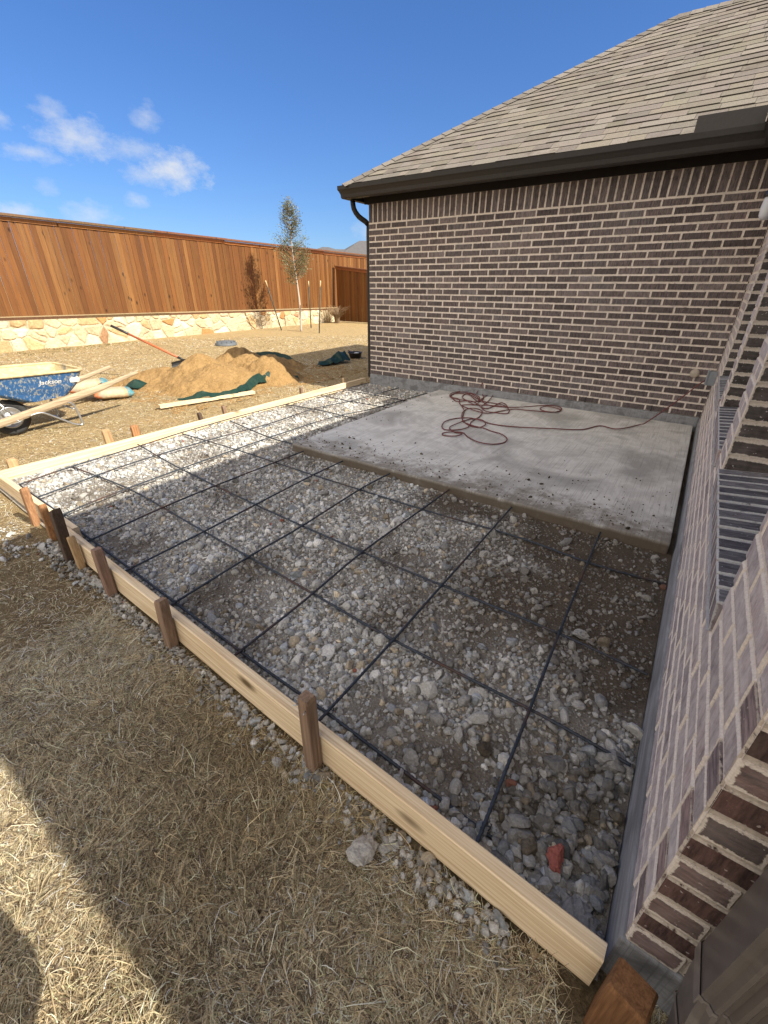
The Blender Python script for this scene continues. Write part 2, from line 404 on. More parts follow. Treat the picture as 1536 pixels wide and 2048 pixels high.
def concrete(name, c, wet=True):
    m_, t, b = new_mat(name); o = t.obj()
    n = t.noise(o if wet else t.map(o, (6, 1.2, 9)), 1.3, 6, 0.62, 0.4); n2 = t.noise(o, 9, 6, 0.65); br = t.noise(t.map(o, (130, 2.2, 1)), 1.0, 4, 0.6); f = t.noise(o, 140, 4, 0.6)
    a = tuple(x * 0.66 for x in c); d = tuple(min(1, x * 1.22) for x in c)
    cc = t.ramp(n, [(0.36, a + (1,)), (0.47, c + (1,)), (0.52, d + (1,)), (0.60, c + (1,)), (0.7, tuple(x * 0.75 for x in c) + (1,))])
    cc = t.mix(t.rng(n2, 0.4, 0.7, 0, 0.25), cc, (c[0] * 0.8, c[1] * 0.72, c[2] * 0.6, 1))
    cc = t.mix(t.rng(br, 0.53, 0.64, 0, 0.50), cc, tuple(x * 0.45 for x in c) + (1,))
    cc = t.mix(t.rng(f, 0.6, 0.75, 0, 0.3), cc, tuple(x * 0.4 for x in c) + (1,))
    if wet:   # soil tracked onto the outer edge of the slab and down its side
        sp = t.n('SeparateXYZ', None, Vector=o)
        dirt = t.math('ADD', t.rng(sp.outputs[1], 3.75, 2.85), t.math('MULTIPLY', t.math('SUBTRACT', t.noise(o, 7, 6, 0.75), 0.5), 1.6))
        cc = t.mix(t.rng(dirt, 0.60, 0.95, 0, 0.75), cc, (0.13, 0.105, 0.075, 1))
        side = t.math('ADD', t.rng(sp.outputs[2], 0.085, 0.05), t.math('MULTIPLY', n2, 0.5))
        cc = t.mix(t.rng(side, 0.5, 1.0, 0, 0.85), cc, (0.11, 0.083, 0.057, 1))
    t.put(b.inputs['Base Color'], cc); b.inputs['Roughness'].default_value = 0.85; b.inputs['Specular IOR Level'].default_value = 0.3
    t.put(b.inputs['Normal'], t.bump(t.math('ADD', t.math('MULTIPLY', br, 0.6), t.math('MULTIPLY', f, 0.5)), 0.35, 0.006))
    return m_
M['concrete'] = concrete('broomed_concrete', (0.52, 0.51, 0.485))
M['foundation'] = concrete('foundation_concrete', (0.25, 0.255, 0.265), False)


def tray_mat():
    m_, t, b = new_mat('scratched_blue_paint'); o = t.obj()
    n = t.noise(o, 11, 6, 0.7); n2 = t.noise(t.map(o, (1, 1, 0.5)), 40, 5, 0.7)
    c = t.mix(t.rng(n2, 0.52, 0.60, 0, 0.9), (0.025, 0.105, 0.27, 1), (0.33, 0.34, 0.31, 1))
    c = t.mix(t.rng(n, 0.57, 0.64, 0, 0.85), c, (0.42, 0.36, 0.23, 1))
    t.put(b.inputs['Base Color'], c); b.inputs['Roughness'].default_value = 0.55
    t.put(b.inputs['Normal'], t.bump(n2, 0.15, 0.004))
    return m_
M['tray'] = tray_mat()
M['tray_crust'] = simple('dried_mortar_crust', (0.50, 0.40, 0.22), 0.95, 0.3, 25, 0.5, dirt=(0.20, 0.18, 0.15), dirt_amt=0.25)

# ------------------------------------------------------------------ ground
BX0, BX1, BY0, BY1 = -4.53, 0.21, 0.62, 6.0        # gravel bed inside the forms
def front_line(x): return 0.600 - 0.045 * (x - 0.195)   # outer face of the front form board


def in_bed(x, y, pad=0.0):
    return (x > BX0 - pad) & (x < BX1 + 0.05 + pad) & (y > front_line(x) + 0.02 - pad) & (y < BY1)

def lawn_h(X, Y):
    d = np.hypot(X, Y)
    return np.where(d < 30, 0.022 * (fbm(X * 2.1, Y * 2.1) - 0.5), 0) - 0.012 - 0.03 * in_bed(X, Y, -0.05)
xs = np.concatenate([[-400, -150, -60, -30], np.linspace(-16, 1.0, 240), [3, 8, 20, 60, 200]])
ys = np.concatenate([[-200, -60, -20, -6], np.linspace(-2, 20, 290), [26, 40, 80, 200, 500]])
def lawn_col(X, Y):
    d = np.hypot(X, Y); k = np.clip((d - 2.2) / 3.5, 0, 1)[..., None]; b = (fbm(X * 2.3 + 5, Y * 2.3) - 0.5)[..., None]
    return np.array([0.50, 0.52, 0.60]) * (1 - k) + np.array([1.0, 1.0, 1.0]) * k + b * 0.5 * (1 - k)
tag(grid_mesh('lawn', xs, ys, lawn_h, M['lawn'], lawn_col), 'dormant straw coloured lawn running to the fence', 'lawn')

def bed_h(X, Y):
    b = 0.012 * (fbm(X * 3, Y * 3) - 0.5) + 0.004
    mound = np.clip(fbm(X * 1.1 + 9, Y * 1.1 + 3) - 0.5, 0, 1) * 0.05
    return b + mound
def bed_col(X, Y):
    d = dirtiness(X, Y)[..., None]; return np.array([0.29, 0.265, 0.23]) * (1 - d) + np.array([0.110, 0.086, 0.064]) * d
def bed_build():
    xs, ts = np.linspace(BX0, BX1, 170), np.linspace(0, 1, 190); X, T = np.meshgrid(xs, ts, indexing='ij'); Y = (front_line(X) + 0.015) * (1 - T) + BY1 * T; i = (np.arange(169)[:, None] * 190 + np.arange(189)[None]).ravel()
    o = np_mesh('gravel_bed', np.stack([X, Y, bed_h(X, Y)], -1).reshape(-1, 3), np.stack([i, i + 190, i + 191, i + 1], 1), M['subsoil'], bed_col(X, Y).reshape(-1, 3))
    tag(o, 'dirt and stone base inside the form boards', 'gravel bed', kind='structure')


# ------------------------------------------------------------------ loose stones
def stone_variants(sub, n, seed, jag=0.10):
    r_ = np.random.default_rng(seed); out = []
    for i in range(n):
        bm = bmesh.new(); bmesh.ops.create_icosphere(bm, subdivisions=sub, radius=1)
        V = np.array([v.co[:] for v in bm.verts]); F = np.array([[v.index for v in f.verts] for f in bm.faces]); bm.free()
        for k in range(5):   # chop with random planes for an angular outline
            d = r_.normal(size=3); d /= np.linalg.norm(d); h = r_.uniform(0.45, 0.8)
            s = V @ d; V = V - np.outer(np.clip(s - h, 0, None), d)
        V *= (1 + jag * r_.normal(size=(len(V), 1))) if sub > 1 else (1 + 0.16 * r_.normal(size=(len(V), 1)))
        V *= r_.uniform(0.7, 1.25, 3) * np.array([1.15, 0.95, 0.72])
        out.append((V, F))
    return out


def scatter(variants, P, rad, cols, seed):
    r_ = np.random.default_rng(seed); n = len(P); Vs = []; Fs = []; Cs = []; base = 0
    which = r_.integers(0, len(variants), n)
    for k, (V, F) in enumerate(variants):
        idx = np.where(which == k)[0]
        if not len(idx): continue
        q = r_.normal(size=(len(idx), 4)); q[:, 1:3] *= 0.5; q /= np.linalg.norm(q, axis=1, keepdims=True)
        ww, x, y, z = q.T
        Rm = np.stack([1 - 2 * (y * y + z * z), 2 * (x * y - z * ww), 2 * (x * z + y * ww), 2 * (x * y + z * ww), 1 - 2 * (x * x + z * z), 2 * (y * z - x * ww),
                       2 * (x * z - y * ww), 2 * (y * z + x * ww), 1 - 2 * (x * x + y * y)], 1).reshape(-1, 3, 3)
        W = np.einsum('nij,vj->nvi', Rm, V) * rad[idx][:, None, None] + P[idx][:, None, :]
        Vs.append(W.reshape(-1, 3)); nv = len(V)
        Fs.append((F[None] + (np.arange(len(idx)) * nv)[:, None, None] + base).reshape(-1, 3)); base += len(idx) * nv
        Cs.append(np.repeat(cols[idx], nv, axis=0))
    return np.concatenate(Vs), np.concatenate(Fs), np.concatenate(Cs)


def stone_cols(n, x, y):
    r_ = np.random.default_rng(n)
    g = r_.normal(0.42, 0.125, n).clip(0.16, 0.85)
    c = np.stack([g * 1.02, g * 0.995, g * 0.94], 1)
    warm = r_.random(n)
    c[warm < 0.10] *= np.array([0.9, 0.78, 0.62]); c[warm > 0.90] *= np.array([0.85, 0.92, 1.02])
    red = r_.random(n) < 0.0018; c[red] = np.array([0.26, 0.10, 0.07])
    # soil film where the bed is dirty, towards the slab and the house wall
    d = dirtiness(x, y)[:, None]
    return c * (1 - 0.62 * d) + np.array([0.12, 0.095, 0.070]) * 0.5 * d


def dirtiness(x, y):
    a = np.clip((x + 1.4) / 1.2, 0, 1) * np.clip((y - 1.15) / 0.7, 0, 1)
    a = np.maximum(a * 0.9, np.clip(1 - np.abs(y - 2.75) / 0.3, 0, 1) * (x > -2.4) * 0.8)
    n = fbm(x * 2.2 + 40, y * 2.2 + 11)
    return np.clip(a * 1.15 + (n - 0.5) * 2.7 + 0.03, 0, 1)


def cluster(x, y): return np.clip((fbm(x * 4.5 + 3, y * 4.5 + 8) - 0.34) * 4.5, 0.32, 1)


bed_build()


def slab_mask(x, y): return (x > -3.13) & (y > 2.86)

def bed_points(n, seed, keep):
    r_ = np.random.default_rng(seed); x = r_.uniform(BX0 + 0.02, BX1 - 0.01, n * 3); y = r_.uniform(BY0, BY1 - 0.02, n * 3)
    dist = np.hypot(x, y); p = np.clip(2.6 / (0.6 + dist), 0.28, 1.0) * keep(x, y)
    ok = (r_.random(len(x)) < p) & (y > front_line(x) + 0.05) & ~slab_mask(x, y)
    return x[ok][:n], y[ok][:n]

sv2 = stone_variants(2, 14, 3, 0.055); sv1 = stone_variants(1, 10, 4)
Vl = []; Fl = []; Cl = []; base = 0
def add_stones(var, x, y, rad, seed, lift=0.25, zf=bed_h, cm=1.0):
    global base
    P = np.stack([x, y, zf(x, y) + rad * lift], 1)
    v, f, c = scatter(var, P, rad, stone_cols(len(x), x, y) * cm, seed)
    Vl.append(v); Fl.append(f + base); Cl.append(c); base += len(v)

x, y = bed_points(21000, 21, lambda x, y: (1 - 0.80 * dirtiness(x, y)) * cluster(x, y))
add_stones(sv2, x, y, np.random.default_rng(1).lognormal(math.log(0.0132), 0.40, len(x)).clip(0.006, 0.040), 5)
x, y = bed_points(26000, 22, lambda x, y: (1 - 0.70 * dirtiness(x, y)) * cluster(x, y) ** 0.7)
add_stones(sv2, x, y, np.random.default_rng(2).lognormal(math.log(0.0085), 0.28, len(x)).clip(0.004, 0.02), 6)
x, y = bed_points(42000, 23, lambda x, y: 1 - 0.60 * dirtiness(x, y))
add_stones(sv1, x, y, np.random.default_rng(3).lognormal(math.log(0.0046), 0.35, len(x)).clip(0.002, 0.010), 7, -0.1, cm=0.90)
# the coarse drift of bigger stones in the corner by the house wall and along the front board
r_ = np.random.default_rng(9)
x = r_.uniform(-0.32, 0.19, 420); y = r_.uniform(0.66, 1.25, 420); k = (x > -0.05 - 0.35 * (1.1 - y) + r_.normal(0, 0.05, 420)) & (y > front_line(x) + 0.05)
add_stones(sv2, x[k], y[k], r_.lognormal(math.log(0.020), 0.25, k.sum()).clip(0.010, 0.038), 8, 0.5, cm=0.66)
x = r_.uniform(-3.0, 0.15, 900); y = front_line(x) + 0.05 + np.abs(r_.normal(0, 0.07, 900))
add_stones(sv2, x, y, r_.lognormal(math.log(0.0145), 0.3, 900).clip(0.007, 0.03), 9, 0.35)
# stones spilled on the lawn side of the front board
x = r_.uniform(-3.2, 0.0, 1700); y = front_line(x) - 0.01 - np.abs(r_.normal(0, 0.05, 1700)) * np.clip(0.35 + 1.3 * fbm(x * 2.1, x * 0 + 3.3), 0.3, 1.6)
k = y < front_line(x) - 0.012
add_stones(sv2, x[k], y[k], r_.lognormal(math.log(0.0085), 0.40, k.sum()).clip(0.004, 0.026), 10, 0.1, lambda a, b: np.full_like(a, -0.002), 0.74)
x = r_.uniform(-3.7, -3.1, 110); y = r_.uniform(0.46, 0.68, 110); add_stones(sv2, x, y, r_.lognormal(math.log(0.008), 0.45, 110).clip(0.004, 0.022), 11, 0.2, lambda a, b: np.full_like(a, 0.0), 0.85)
g = np_mesh('gravel', np.concatenate(Vl), np.concatenate(Fl), M['gravel'], np.concatenate(Cl), smooth=False)
tag(g, 'loose grey crushed concrete gravel spread over the bed', 'gravel', kind='stuff')

# a few rocks big enough to stand out
def rock(pos, r, c, label, seed):
    v = stone_variants(3, 1, seed)[0]; V = v[0] * r; V[:, 2] *= 0.8
    rr = np.random.default_rng(seed); V *= 1 + 0.03 * rr.normal(size=(len(V), 1))
    o = np_mesh('rock', V, v[1], M['gravel'], np.tile(np.array(c), (len(V), 1)), smooth=False)
    o.location = pos; o.rotation_euler = (rr.uniform(-.3, .3), rr.uniform(-.3, .3), rr.uniform(0, 6)); tag(o, label, 'rock', 'bigger rocks among the gravel')
rock((-0.42, 0.505, 0.018), 0.040, (0.36, 0.34, 0.31), 'pale jagged rock on the lawn side of the front form board', 41)
rock((0.055, 0.80, 0.045), 0.030, (0.30, 0.10, 0.08), 'red brick chip among the dark stones by the house wall', 42)
rock((0.145, 0.70, 0.045), 0.048, (0.22, 0.22, 0.22), 'dark grey rock jammed in the corner of the front board and foundation', 43)
rock((-0.10, 1.80, 0.03), 0.035, (0.33, 0.32, 0.30), 'large pale stone near the rebar end by the slab', 44)
rock((-0.245, 1.005, 0.02), 0.032, (0.075, 0.062, 0.048), 'dark clod of soil beside the front rebar', 45)

# ------------------------------------------------------------------ dry grass
def make_grass():
    r_ = np.random.default_rng(77); parts = []
    # polar sampling round the camera, denser close by
    n = 380000
    rr = 0.75 + (15.5 - 0.75) * r_.random(n) ** 2.3
    az = r_.uniform(R(58), R(183), n)
    x = rr * np.cos(az + R(0)) ; y = rr * np.sin(az)
    extra = 300000
    x2 = r_.uniform(-2.2, 0.30, extra); y2 = r_.uniform(-0.75, 0.60, extra)
    x = np.concatenate([x, x2]); y = np.concatenate([y, y2]); rr = np.hypot(x, y)
    ok = ~in_bed(x, y, 0.035) & (x > -14.05) & ~((y > 5.9) & (x > -4.45)) & (y > -1.2) & (x < 0.9) & (y < 16.5)
    # thin where the spilled gravel lies
    band = front_line(x) - y
    ok &= ~((band > -0.05) & (band < 0.05 + 0.10 * fbm(x * 2.1, x * 0 + 3.3)) & (x > -3.3) & (r_.random(len(x)) < 0.6))
    ok &= ~((np.hypot(x - 0.24, y - 0.56) < 0.10))
    ok &= (fbm(x * 3.1 + 4, y * 3.1) > 0.30) | (r_.random(len(x)) < 0.35)
    x, y, rr = x[ok], y[ok], rr[ok]; n = len(x)
    L = r_.lognormal(math.log(0.046), 0.40, n) * np.clip(0.9 + rr * 0.02, 0.8, 1.1)
    W = np.maximum(0.00098, 0.00030 * rr) * r_.uniform(0.7, 1.6, n)
    flow = fbm(x * 1.7 + 31, y * 1.7 + 7, 3) * 4 * math.pi + fbm(x * 7 + 3, y * 7, 2) * 5
    ang = flow + r_.normal(0, 0.9, n)
    tilt = np.where(r_.random(n) < 0.6, r_.uniform(0.62, 1.0, n), r_.uniform(0.25, 0.8, n))                       # how far the blade lies over
    bend = r_.normal(0, 1.3, n)
    K = 4
    s = np.linspace(0, 1, K)
    z0 = lawn_h(x, y) + r_.uniform(-0.004, 0.012, n)
    V = np.zeros((n, K, 2, 3), np.float32)
    px, py, pz = x.copy(), y.copy(), z0.copy()
    for k in range(K):
        a = ang + bend * s[k]; el = np.clip((1 - tilt) * 1.5 - s[k] * r_.uniform(0.5, 1.5, n), -0.45, 1.3)
        if k:
            px = px + np.cos(a) * np.cos(el) * L / (K - 1); py = py + np.sin(a) * np.cos(el) * L / (K - 1)
            pz = np.maximum(pz + np.sin(el) * L / (K - 1), z0 + 0.002)
        ww = W * (1.0 - 0.75 * s[k]); sx, sy = -np.sin(a) * ww, np.cos(a) * ww; sz = ww * r_.normal(0, 0.5, n)
        V[:, k, 0] = np.stack([px - sx, py - sy, pz - sz], 1); V[:, k, 1] = np.stack([px + sx, py + sy, pz + sz], 1)
    base = (np.arange(n) * K * 2)[:, None, None]
    q = np.array([[2 * k, 2 * k + 1, 2 * k + 3, 2 * k + 2] for k in range(K - 1)])[None]
    F = (base + q).reshape(-1, 4)
    t = r_.random(n); v = r_.lognormal(0, 0.32, n)[:, None]
    pal = np.array([[0.66, 0.56, 0.37], [0.46, 0.365, 0.23], [0.86, 0.77, 0.58], [0.17, 0.120, 0.08], [0.30, 0.29, 0.17]])
    c = pal[np.searchsorted(np.cumsum([0.32, 0.26, 0.15, 0.19]), t)] * v
    patch = (fbm(x * 0.9 + 70, y * 0.9 + 20) - 0.5)[:, None] * 1.2
    c = (c * (1 + patch * np.array([0.7, 0.8, 1.0]))).clip(0.02, 0.85)
    # a strip of living green weeds along the foot of the stone wall
    wx = np.exp(-((x + 13.5) / 0.45) ** 2 - ((y - 4.9) / 1.1) ** 2) + 0.7 * np.exp(-((x + 13.7) / 0.3) ** 2 - ((y - 6.3) / 0.9) ** 2)
    gm = r_.random(n) < wx * 0.9
    c[gm] = np.array([0.11, 0.12, 0.035]) * r_.uniform(0.6, 1.5, (gm.sum(), 1))
    o = np_mesh('dry_grass', V.reshape(-1, 3), F, M['blade'], np.repeat(c, K * 2, 0), smooth=True)
    tag(o, 'matted dry straw coloured grass covering the yard', 'grass', kind='stuff')
make_grass()

# ------------------------------------------------------------------ the brick house
CH, BL, J = 0.0753, 0.256, 0.0115      # course height, brick pitch, joint
ZB = 0.18                              # top of the foundation
house = empty('brick_house', (0.222, 6.0, 0), 'brown brick house with shingled hip roof and dark gutters on the right', 'house')


def brick_col(kind):
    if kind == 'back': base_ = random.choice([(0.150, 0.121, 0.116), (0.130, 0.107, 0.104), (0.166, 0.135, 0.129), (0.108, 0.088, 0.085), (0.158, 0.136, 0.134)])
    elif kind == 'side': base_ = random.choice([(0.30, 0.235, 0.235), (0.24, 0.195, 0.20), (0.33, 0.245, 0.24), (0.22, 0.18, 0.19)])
    elif kind == 'sill': base_ = random.choice([(0.15, 0.145, 0.155), (0.12, 0.115, 0.125), (0.19, 0.175, 0.18)])
    elif kind == 'jamb': base_ = random.choice([(0.060, 0.048, 0.042), (0.075, 0.058, 0.050), (0.048, 0.040, 0.037)])
    else: base_ = random.choice([(0.150, 0.083, 0.072), (0.115, 0.068, 0.060), (0.155, 0.094, 0.083), (0.080, 0.054, 0.049)])
    k = random.uniform(0.85, 1.15); return tuple(c * k for c in base_)


def quad_uv(mb, P, c, w_, h_, inset=0.0):
    a, b = inset, inset
    mb.face(P, c, [(a, b, w_ - a, h_ - b), (w_ - a, b, a, h_ - b), (w_ - a, h_ - b, a, b), (a, h_ - b, w_ - a, b)])


def one_brick(mb, O, U, V, N, u0, u1, v0, v1, depth, c, cside=None, ch=0.004):
    jf = random.uniform(-0.0015, 0.0015); O = O + N * jf
    w_, h_ = u1 - u0, v1 - v0; p = lambda u, v, d: O + U * u + V * v - N * d
    u0j, u1j = u0 + random.uniform(-.0012, .0012), u1 + random.uniform(-.0012, .0012)
    v0j, v1j = v0 + random.uniform(-.001, .001), v1 + random.uniform(-.001, .001)
    F = [p(u0j + ch, v0j + ch, 0), p(u1j - ch, v0j + ch, 0), p(u1j - ch, v1j - ch, 0), p(u0j + ch, v1j - ch, 0)]
    B = [p(u0j, v0j, ch), p(u1j, v0j, ch), p(u1j, v1j, ch), p(u0j, v1j, ch)]
    D = [p(u0j, v0j, depth), p(u1j, v0j, depth), p(u1j, v1j, depth), p(u0j, v1j, depth)]
    quad_uv(mb, F, c, w_, h_, ch)
    cs = cside or c
    for i in range(4):
        k = (i + 1) % 4
        e = 0.001; Lr = w_ if i % 2 == 0 else h_
        mb.face([B[i], B[k], F[k], F[i]], c, [(e, e, 1, 1)] * 4)
        quad_uv(mb, [D[i], D[k], B[k], B[i]], cs, Lr, depth)


def mortar(mb, O, U, V, N, u0, u1, v0, v1, d=0.0045):
    p = lambda u, v: O + U * u + V * v - N * d
    mb.face([p(u0, v0), p(u1, v0), p(u1, v1), p(u0, v1)], (0.4, 0.35, 0.3))


def lay(mb, O, U, V, N, u0, u1, v0, v1, kind, depth=0.10, quoin=None, off=0.0, cside=None, mort=True):
    """running bond between u0..u1, v0..v1 on one global grid; quoin = (rows parity, end, setback)"""
    O, U, V, N = Vector(O), Vector(U), Vector(V), Vector(N)
    if mort: mortar(mb, O, U, V, N, u0, u1, v0, v1)
    i0 = int(round(v0 / CH)); i1 = int(round(v1 / CH))
    for i in range(i0, i1):
        a, b = u0, u1
        for par, end, sb in (quoin or []):
            if i % 2 == par:
                if end == 0: a += sb
                else: b -= sb
        k = math.floor((a - BL) / BL); jit = off + (BL / 2 if i % 2 else 0) + random.uniform(-0.012, 0.012)
        while True:
            s0 = k * BL + jit; s1 = s0 + BL - J; k += 1
            if s0 >= b: break
            c0, c1 = max(s0, a), min(s1, b)
            if s0 < b - 0.001 and s1 > b - 0.03: c1 = b
            if c1 - c0 < 0.035: continue
            if c0 - a < 0.05 and c0 > a: c0 = a
            one_brick(mb, O, U, V, N, c0, c1, i * CH, (i + 1) * CH - J, depth, brick_col(kind), cside and brick_col(cside))


def soldiers(mb, O, U, V, N, u0, u1, v0, h, kind, depth=0.09):
    O, U, V, N = Vector(O), Vector(U), Vector(V), Vector(N); mortar(mb, O, U, V, N, u0, u1, v0, v0 + h)
    n = int(round((u1 - u0) / 0.081)); st = (u1 - u0) / n
    for k in range(n): one_brick(mb, O, U, V, N, u0 + k * st, u0 + (k + 1) * st - 0.011, v0 + random.uniform(0, .003), v0 + h, depth, brick_col(kind))


X_, Y_, Z_ = Vector((1, 0, 0)), Vector((0, 1, 0)), Vector((0, 0, 1))
XW, YB, YE, XL = 0.222, 6.0, 0.655, -4.434
NROW = 28; HT = NROW * CH
# back wall, facing the camera
mb = MB(); OB = Vector((XL, YB, ZB))
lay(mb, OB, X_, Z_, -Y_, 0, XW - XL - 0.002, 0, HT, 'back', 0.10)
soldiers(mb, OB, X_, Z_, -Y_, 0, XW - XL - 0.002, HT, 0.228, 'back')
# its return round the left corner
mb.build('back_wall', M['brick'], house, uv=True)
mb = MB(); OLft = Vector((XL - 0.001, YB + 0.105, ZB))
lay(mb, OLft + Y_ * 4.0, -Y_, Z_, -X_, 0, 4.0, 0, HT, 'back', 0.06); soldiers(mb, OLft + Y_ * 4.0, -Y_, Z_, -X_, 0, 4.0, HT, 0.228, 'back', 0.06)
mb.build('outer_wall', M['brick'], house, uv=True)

# side wall with the three windows (faces the gravel bed)
OS = Vector((XW, 0, ZB)); NS = -X_
SILL = 7; HEAD = 25                     # courses
WIN = [(1.19, 2.30), (2.60, 3.64), (3.92, 4.98)]
mb = MB(); Q = [(1, 0, 0.105)]
lay(mb, OS, Y_, Z_, NS, YE, YB - 0.004, 0, SILL * CH, 'side', 0.10, Q, cside='end')
edges = [YE] + [e for w_ in WIN for e in w_] + [YB - 0.004]
for a, b in zip(edges[0::2], edges[1::2]):
    lay(mb, OS, Y_, Z_, NS, a, b, SILL * CH, HEAD * CH, 'side', 0.195, Q if a == YE else None, cside='end' if a == YE else 'jamb')
    for yy, nn in ((a, -Y_), (b, Y_)):
        if yy in (YE,) or yy > 5.9: continue
        p = [Vector((XW + 0.004, yy - nn.y * 0.005, ZB + SILL * CH)), Vector((XW + 0.194, yy - nn.y * 0.005, ZB + SILL * CH)),
             Vector((XW + 0.194, yy - nn.y * 0.005, ZB + HEAD * CH)), Vector((XW + 0.004, yy - nn.y * 0.005, ZB + HEAD * CH))]
        mb.face(p, (0.4, 0.35, 0.3))
lay(mb, OS, Y_, Z_, NS, YE, YB - 0.004, HEAD * CH, HT, 'side', 0.125, Q, cside='end')
soldiers(mb, OS, Y_, Z_, NS, YE, YB - 0.004, HT, 0.228, 'side')
mb.build('side_wall', M['brick_hazed'], house, uv=True)

# end wall, returning to the right past the camera
mb = MB(); OE = Vector((0, YE, ZB))
lay(mb, OE, X_, Z_, -Y_, XW, 3.2, 0, HT, 'end', 0.10, [(0, 0, 0.11)], cside='side'); soldiers(mb, OE, X_, Z_, -Y_, XW + 0.1, 3.2, HT, 0.228, 'end')
mb.build('end_wall', M['brick_end'], house, uv=True)

mb = MB()
def core(x0, x1, y0, y1, z0, z1): mb.box(((x0 + x1) / 2, (y0 + y1) / 2, (z0 + z1) / 2), (x1 - x0, y1 - y0, z1 - z0))
core(XL + 0.06, XW + 0.3, YB + 0.05, YB + 0.20, ZB, 2.60); core(XL + 0.03, XL + 0.18, YB + 0.21, YB + 4.1, ZB, 2.60)
zs0, zs1 = ZB + SILL * CH - 0.02, ZB + HEAD * CH
core(XW + 0.05, XW + 0.25, YE + 0.05, YB + 0.049, ZB, zs0); core(XW + 0.05, XW + 0.25, YE + 0.05, YB + 0.049, zs1, 2.60)
for a, b in zip(edges[0::2], edges[1::2]): core(XW + 0.05, XW + 0.25, a + 0.02, b - 0.02 + (0.06 if b > 5.9 else 0), zs0, zs1)
core(XW + 0.26, 3.2, YE + 0.05, YE + 0.2, ZB, 2.60)
mb.build('wall_core', M['soffit'], house)

# rowlock sills, window frames and panes
for a, b in WIN:
    mb = MB(); zt = ZB + SILL * CH + 0.095; n = int(round((b - a) / 0.078)); st = (b - a) / n
    O = Vector((XW - 0.009, a, zt)); U = Y_; V = (X_ + Z_ * 0.10).normalized(); N = V.cross(U) * -1
    if N.z < 0: N = -N
    O2 = O - Z_ * 0.012
    mortar(mb, O2, U, V, N, 0, b - a, 0.0, 0.25, 0.006)
    mb.face([O2 - N * 0.09, O2 - N * 0.09 + U * (b - a), O2 - N * 0.006 + U * (b - a), O2 - N * 0.006], (0.4, 0.35, 0.3))
    for k in range(n): one_brick(mb, O2, U, V, N, k * st, (k + 1) * st - 0.013, -0.004, 0.25, 0.09, brick_col('sill'), brick_col('side'))
    mb.face([Vector((XW - 0.009, a, zt - 0.105)), Vector((XW - 0.009, b, zt - 0.105)), Vector((XW + 0.02, b, zt - 0.105)), Vector((XW + 0.02, a, zt - 0.105))], (0.4, 0.35, 0.3))
    wf = MB(); xf = XW + 0.215; z0, z1 = zt + 0.01, ZB + HEAD * CH
    for c, s in (((xf, (a + b) / 2, z0 + 0.025), (0.05, b - a, 0.05)), ((xf, (a + b) / 2, z1 - 0.025), (0.05, b - a, 0.05)), ((xf, (a + b) / 2, (z0 + z1) / 2), (0.045, b - a - 0.1, 0.04)),
                 ((xf, a + 0.025, (z0 + z1) / 2), (0.048, 0.05, z1 - z0 - 0.1)), ((xf, b - 0.025, (z0 + z1) / 2), (0.048, 0.05, z1 - z0 - 0.1))): wf.box(c, s)
    win = wf.build('window', M['white_vinyl'], house)
    sl_ = mb.build('sill', M['sill_brick'], win, uv=True)
    gp = MB(); gp.box((xf + 0.012, (a + b) / 2, (z0 + z1) / 2), (0.008, b - a - 0.06, z1 - z0 - 0.06)); gp.build('pane', M['glass'], win)

# foundation
mb = MB()
def slab_box(mb, x0, x1, y0, y1, z0, z1):
    mb.box(((x0 + x1) / 2, (y0 + y1) / 2, (z0 + z1) / 2), (x1 - x0, y1 - y0, z1 - z0), bev=0.008)
slab_box(mb, XW - 0.010, 3.3, YE - 0.006, YB + 0.3, -0.25, ZB - 0.003)
slab_box(mb, XL - 0.004, XW - 0.012, YB - 0.012, YB + 4.1, -0.25, ZB - 0.004)
mb.build('foundation', M['foundation'], house)

# eaves: frieze board, soffit, gutter.  back eave along x, wing eaves along y and x
ZG0, ZG1 = 2.555, 2.70; GY = 5.635; GX = -0.050; GE = 0.185; XE = -4.70; FR = 2.515
SOF = 2.60
mb = MB()
mb.box(((XL + XW) / 2 - 0.03, YB - 0.014, 2.556), (XW - XL + 0.05, 0.028, 0.084)); mb.box((XW - 0.014, (YE + YB) / 2 - 0.04, 2.556), (0.028, YB - YE - 0.0, 0.084))
mb.box((1.75, YE - 0.016, 2.556), (3.0, 0.028, 0.084)); mb.box((XL - 0.016, YB + 2.03, 2.556), (0.028, 4.0, 0.084))
mb.build('frieze_board', M['soffit'], house)
mb = MB()
slab_box(mb, XE + 0.12, XW, GY + 0.125, YB + 0.05, SOF, SOF + 0.02); slab_box(mb, GX + 0.125, XW + 0.1, GE + 0.13, GY + 0.12, SOF + 0.001, SOF + 0.021)
slab_box(mb, XW + 0.102, 3.4, GE + 0.13, YE + 0.05, SOF + 0.002, SOF + 0.022); slab_box(mb, XE + 0.12, XL + 0.02, YB + 0.052, YB + 4.1, SOF + 0.001, SOF + 0.021)
mb.build('soffit', M['soffit'], house)
PROF = [(0.125, 0.0), (0.045, 0.0), (0.035, 0.012), (0.030, 0.05), (0.012, 0.085), (0.0, 0.10), (0.0, 0.145), (0.012, 0.145), (0.012, 0.105), (0.04, 0.06), (0.045, 0.015), (0.115, 0.012), (0.115, 0.145), (0.125, 0.145)]
mb = MB()
mb.sweep(PROF, (XE, GY, ZG0), (GX, GY, ZG0), Y_, Z_, endsA=1, endsB=1)
mb.sweep(PROF, (GX, GE, ZG0), (GX, GY, ZG0), X_, Z_, endsA=1, endsB=1)
mb.sweep(PROF, (GX, GE, ZG0), (3.4, GE, ZG0), Y_, Z_, endsA=1, endsB=0)
